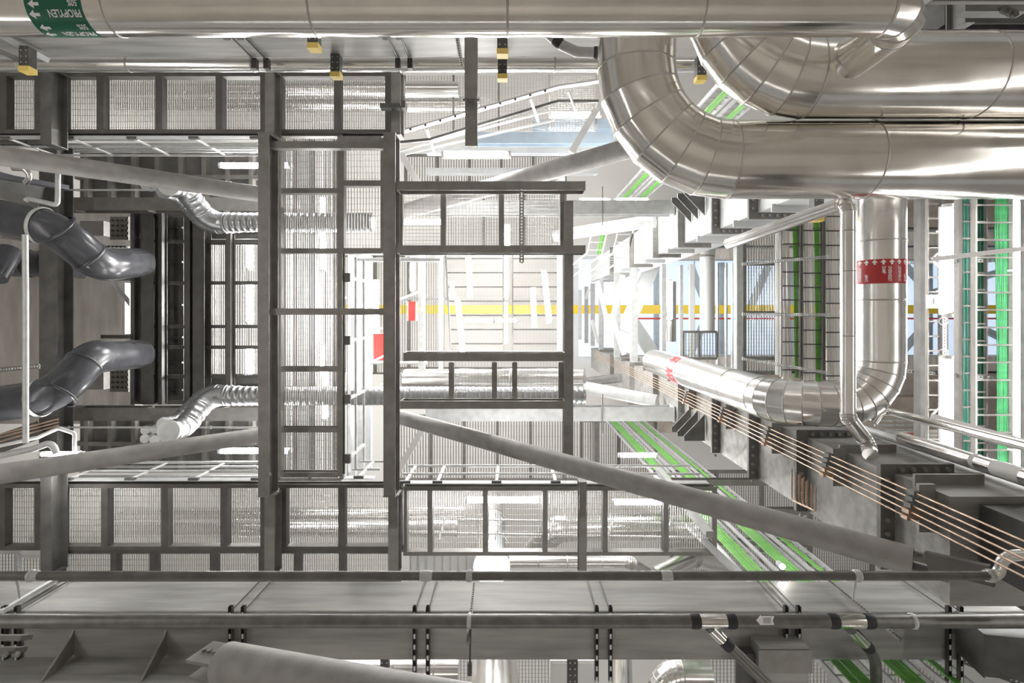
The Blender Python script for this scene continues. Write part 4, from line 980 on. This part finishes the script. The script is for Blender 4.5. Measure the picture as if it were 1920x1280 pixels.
# ================================================================ centre: stair tower far above
DS = 19.
for i, (x0, x1, lab) in enumerate(((836, 944, 'left'), (961, 1056, 'right'))):
    T = Thing('stair_flight', f'bright stair flight of grating treads deep in the shaft, {lab} one', 'stairs')
    a0_, b0_ = P(x0, 478, DS + 1), P(x1, 664, DS - 1)
    for x in (x0, x1): T.part('stringer', MB().bar(P(x, 478, DS + 1), P(x + (10 if i == 0 and x == x0 else 0), 664, DS - 1), .05, .2), 'galv')
    for k in range(14):
        f = (k + .5) / 14; d = DS + 1 - 2 * f; y = 478 + 186 * f; p = P(x0 + (10 * f if i == 0 else 0), y, d); q = P(x1, y, d)
        T.part('tread', grating_meshx(q.x - p.x - .05, .20, .05, .11, .02, .008), 'grate', key=('tread', i, k), at=(p.x + .03, p.y - .10, p.z))
        if k % 2 == 0: T.part('tread_nosing', MB().tube([p, q], .022, 8), 'plate')
    T.done()
for i, (y, x0, x1) in enumerate(((666, 760, 1056), (474, 760, 1056))):
    bx_(y, x0, x1, 17.2 if i == 0 else 20.5, .25, .3, f'pale landing beam of the stair tower, {"lower" if i == 0 else "upper"} one', 'galvl')
for i, (x, y0, y1, d) in enumerate(((790, 470, 700, 15.2), (826, 478, 690, 19), (1050, 478, 670, 17.5), (660, 480, 900, 13.6), (676, 470, 890, 15), (690, 480, 880, 16))):
    by(x, y0, y1, d, .16, .2, f'pale upright post around the stair tower, {ORD[i]}', ('galvl', 'paint')[i % 2], 'box')
for i, (x, y, d, hh) in enumerate(((766, 565, 20, 36), (700, 625, 15, 50))):
    T = Thing('red_cabinet', f'red cabinet beside the right twin girder, {"upper right" if i == 0 else "lower left"} one', 'cabinet')
    a = P(x, y, d); b = P(x + (13 if i == 0 else 20), y + hh, d); T.part('body', MB().box(a, b + V((0, 0, .5))), 'redbox'); T.part('side_panel', MB().box(a + V((-.06, 0, .01)), (a.x - .005, b.y, b.z + .5)), 'galvl'); T.done()
for i, (x0, y0, x1, y1) in enumerate(((648, 640, 716, 615), (650, 700, 718, 668), (752, 560, 782, 548), (640, 560, 660, 556))):
    beam(f'white handrail bar beside the red cabinets, {ORD[i]}', P(x0, y0, 14.5), P(x1, y1, 14.5), .06, .06, 'white', 'box')
for i, (y, x0, x1, d) in enumerate(((487, 664, 826, 12.4), (680, 664, 800, 16), (560, 745, 840, 24), (730, 745, 850, 18), (700, 745, 850, 22))):
    tubular('thin_pipe', f'thin level pipe around the stair tower, {ORD[i]}', [P(x0, y, d), P(x1, y, d)], .05, 'galvl')
# far platforms filling the shaft behind
for i, (x0, x1, y0, y1, d, lab) in enumerate(((640, 830, 480, 700, 26, 'left of the stair tower'), (830, 1060, 350, 470, 24, 'above the stair tower'), (745, 1060, 690, 760, 24, 'below the stair tower'), (520, 640, 250, 900, 22, 'far behind the centre walkway'), (745, 1120, 780, 900, 22, 'behind the thick brace'), (760, 1060, 290, 345, 23, 'behind the upper brace'), (385, 490, 455, 705, 20, 'far behind the dark recess'), (1090, 1230, 790, 900, 26, 'behind the green trays'))):
    nx = max(2, int((x1 - x0) / 60))
    walkway(f'far grating platform {lab}', x0, x1, y0, y1, d, [x0 + (x1 - x0) * k / nx for k in range(nx + 1)], mw=.12, h=.2, m='galv', bars='y', pitch=.11, cross=.4, th=.04, dep=.03)
# lower right ducts under the walkway
clad_pipe('insulated_pipe', 'fat shiny duct rising under the lower right walkway, domed top', [P(922, 1062, 11.0), P(922, 985, 13.5), P(922, 945, 16)], .38, .4, seams=[(0, .4)], m='alu2', n=32)
clad_pipe('insulated_pipe', 'level shiny pipe under the lower right walkway beside the domed duct', [P(955, 1053, 12.2), P(1180, 1053, 12.2), P(1212, 1073, 12.5)], .13, .25, seams=[(0, .25), (0, .5), (0, .8)], m='alu2', n=24)
clad_pipe('insulated_pipe', 'big bent shiny duct behind the lower right walkway', [P(1340, 985, 15), P(1040, 990, 15), P(1000, 1040, 15.5)], .36, .5, seams=[(0, .3), (0, .5), (0, .7)], m='alu2', n=32)
clad_pipe('insulated_pipe', 'shiny elbow duct at the right end of the lower right walkway', [P(1230, 1080, 13), P(1300, 1045, 13.5), P(1360, 1060, 14)], .22, .3, m='alu2', n=28)
T = Thing('ribbed_cladding', 'ribbed bright cladding sheet left of the domed duct', 'cladding')
c0, c1 = P(770, 1035, 14), P(890, 1095, 14); T.part('sheet', MB().box(c0, c1 + V((0, 0, .03))), 'white')
for k in range(9): x = c0.x + (c1.x - c0.x) * k / 8; T.part('rib', MB().box((x - .02, c0.y, c0.z - .05), (x + .02, c1.y, c0.z - .001)), 'galvl')
T.done()
# things seen below the lower girder
clad_pipe('insulated_pipe', 'level shiny pipe at the bottom edge right of the fat brace', [P(560, 1255, 10.5), P(860, 1255, 10.5)], .2, .3, seams=[(0, .35), (0, .6), (0, .85)], m='alu2', n=24)
clad_pipe('insulated_pipe', 'fat upright duct at the bottom edge near the centre', [P(925, 1340, 9.6), P(925, 1180, 12.5)], .50, .3, m='alu2', n=36)
clad_pipe('insulated_pipe', 'bent shiny duct at the bottom edge right of the white cabinets', [P(1228, 1320, 11), P(1252, 1262, 11), P(1330, 1262, 11)], .28, .4, m='alu2', n=28)
clad_pipe('insulated_pipe', 'upright shiny duct at the bottom edge left of the bent one', [P(1168, 1340, 10), P(1168, 1200, 13)], .2, .4, m='alu', n=28)
for i, (x0, x1) in enumerate(((1032, 1066), (1082, 1118))):
    T = Thing('white_cabinet', f'white cabinet at the bottom edge, {"left" if i == 0 else "right"} of the perforated strut', 'cabinet'); a, b = P(x0, 1238, 11), P(x1, 1262, 11.3)
    T.part('body', MB().box(a, b), 'white'); T.part('door', MB().box((a.x + .04, a.y + .04, a.z - .015), (b.x - .04, b.y - .04, a.z - .002)), 'white'); T.done()
for i, x in enumerate((722, 1073)):
    T = Thing('strut_bracket', f'dark perforated strut at the bottom edge {"near the level pipe" if i == 0 else "between the white cabinets"}', 'strut'); a, b = P(x - 9, 1225, 8.6), P(x + 9, 1330, 8.7)
    T.part('strut', MB().box(a, b), 'dark')
    for k in range(8):
        for s in (-1, 1): T.part('hole', MB().tube([(0, 0, -.003), (0, 0, .001)], .014, 8), 'grate', None, 'hole2', ((a.x + b.x) / 2 + s * .04, a.y + .05 + k * .1, a.z))
    T.done()
slotted('dark slotted cable tray rail at the bottom right corner', P(1800, 1235, 7.6), P(1940, 1290, 7.2), .09, (0, 1, 0), .04, m='dark')
for i, (x0, x1, y0, y1, d) in enumerate(((640, 1060, 1225, 1300, 15), (1300, 1560, 1225, 1300, 14), (1640, 1800, 1225, 1300, 14), (-60, 420, 1250, 1330, 13), (-40, 100, 1035, 1090, 16))):
    walkway(f'far grating platform seen past the lower girder, {ORD[i]} from the centre', x0, x1, y0, y1, d, [x0, (x0 + x1) / 2, x1], mw=.1, h=.15, m='galvl', pitch=.09, th=.02)
# cable bundles at the right, curving white cables
T = None
for k in range(6):
    y = 806 + k * 7.2
    solo('pale_hose', f'pale curved hose in the stacked bundle right of the steam pipe foot', 'hose', MB().tube(fillet([P(1640, y + 8, 10.5), P(1690, y + 3, 10.8), P(1764, y + 2, 11)], .4, 5), .034, 10), 'wcable', 'pale hoses right of the steam pipe')
for i, y in enumerate((789, 797, 806)):
    tubular('thin_pipe', f'thin pale rail above the pale hoses, {ORD[i]} from the top', [P(1640, y, 10.2), P(1722, y, 10.2)], .02, 'galvl')
solo('red_plug', 'small red plug box by the pale hoses', 'box', MB().box(P(1704, 813, 10), P(1711, 820, 10.1)), 'redbox')

# ================================================================ roof, crane and shell
DR = 40.
zr = DR + CZ
def yy(py, d=DR): return P(0, py, d).y
def xx(px, d=DR): return P(px, 0, d).x
struct('ceiling', MB().box((-30, -22, zr + 4.0), (46, 26, zr + 4.3)), 'roofm')
for i, (xa, xb) in enumerate(((1085, 1300), (1304, 1480), (1680, 1800), (1800, 2010))):
    struct(f'window_{i + 1}', MB().box(P(xa, 486, DR + 3) , P(xb, 668, DR + 3.05)), 'sky')
for i, (ya, yb, m) in enumerate(((375, 430, 'concd'), (434, 464, 'conc'), (466, 489, 'conc'), (668, 690, 'conc'), (700, 740, 'concd'), (744, 800, 'concd'))):
    struct(f'trim_{i + 2}', MB().box(P(1190, ya, DR - .2 * i), P(2040, yb, DR + 1)), m)
T = Thing('crane_girder', 'long yellow overhead crane girder under the skylights', 'crane'); a, b = P(650, 580, 38.5), P(2020, 580, 38.5)
T.part('girder', MB().bar(a, b, .50, .9), 'yellow')
T.part('flange', MB().bar(a - V((0, 0, .47)), b - V((0, 0, .47)), .62, .04), 'yellow'); T.done()
solo('conductor_line', 'thin red conductor line below the yellow crane girder', 'cable', MB().tube([P(1165, 597, 38), P(2000, 597, 38)], .06, 8), 'redbox')
for i, (xa, ya, xb, yb) in enumerate(((1690, 490, 1740, 545), (1690, 660, 1745, 600), (1750, 548, 1905, 500), (1850, 620, 1930, 660), (1296, 500, 1325, 575), (1296, 660, 1322, 600), (1405, 580, 1440, 500))):
    beam(f'grey diagonal roof brace in front of the skylights, {ORD[i]}', P(xa, ya, 39.5), P(xb, yb, 39.5), .42, .4, 'bluish', 'box')
for i, x in enumerate((1745, 1355, 1232)):
    by(x, 492, 664, 40.6, .35, .4, f'grey upright roof post in front of the skylights, {ORD[i]} from the right', 'bluish', 'box')
struct('wall_back', MB().box((-30, -22.4, 7), (46, -22, zr + 4)), 'roofm')
struct('wall_front', MB().box((-30, 26, 7), (46, 26.4, zr + 4)), 'roofm')
struct('wall_right', MB().box((46, -22, 7), (46.4, 26, zr + 4)), 'roofm')
struct('wall_far_left', MB().box((-30.4, -22, 7), (-30, 26, zr + 4)), 'roofm')
# ================================================================ shell, light, camera
fl = struct('floor', MB().box((-30, -22, -.3), (30, 22, 0)), 'floor')
w = bpy.data.worlds.new('World'); S.world = w; w.use_nodes = True
bg = w.node_tree.nodes['Background']; bg.inputs['Color'].default_value = (1, .985, .965, 1); bg.inputs['Strength'].default_value = .20
def area(name, x, y, z, sx, sy, e, up=True, col=(1, .975, .94)):
    l = bpy.data.lights.new(name, 'AREA'); l.shape = 'RECTANGLE'; l.size = sx; l.size_y = sy; l.energy = e; l.color = col
    o = bpy.data.objects.new(name, l); COL.objects.link(o); o.location = (x, y, z); o.rotation_euler = (math.pi if up else 0, 0, 0); return o
for i, (x, y) in enumerate(((-16, -8), (-16, 8), (-3, -9), (-3, 9), (10, -10), (10, 12), (24, -10), (24, 12), (-2, 0), (12, 0))):
    area('added_roof_fill', x, y, 31, 5, 3, (900 if x < -10 else 430 if x < 5 else 220))  # added unseen area lights facing up, they brighten roof and backdrop
for i, (x, y, sx, sy) in enumerate(((0, 8.5, 16, .22), (0, -8.5, 16, .22), (-9, 0, .22, 8), (9, 1, .22, 8))):
    area('added_low_fill', x, y, 3.2, sx, sy, 120, True)  # added strips low at the sides, out of view, for highlights on the pipes
cam = bpy.data.cameras.new('camera'); co = bpy.data.objects.new('camera', cam); COL.objects.link(co)
cam.sensor_width = 36; cam.lens = 36 * F / 1920; cam.shift_y = -50 / 1920; cam.clip_start = .05; cam.clip_end = 300
co.location = (0, 0, CZ); co.rotation_euler = (math.pi, 0, 0); S.camera = co
S.view_settings.view_transform = 'Standard'; S.view_settings.look = 'None'; S.view_settings.gamma = 1
S.view_settings.use_curve_mapping = False
S.view_settings.exposure = .5
S.cycles.use_denoising = True
S.cycles.max_bounces = 8; S.cycles.diffuse_bounces = 3; S.cycles.glossy_bounces = 4; S.cycles.transparent_max_bounces = 4
S.cycles.sample_clamp_indirect = 6.
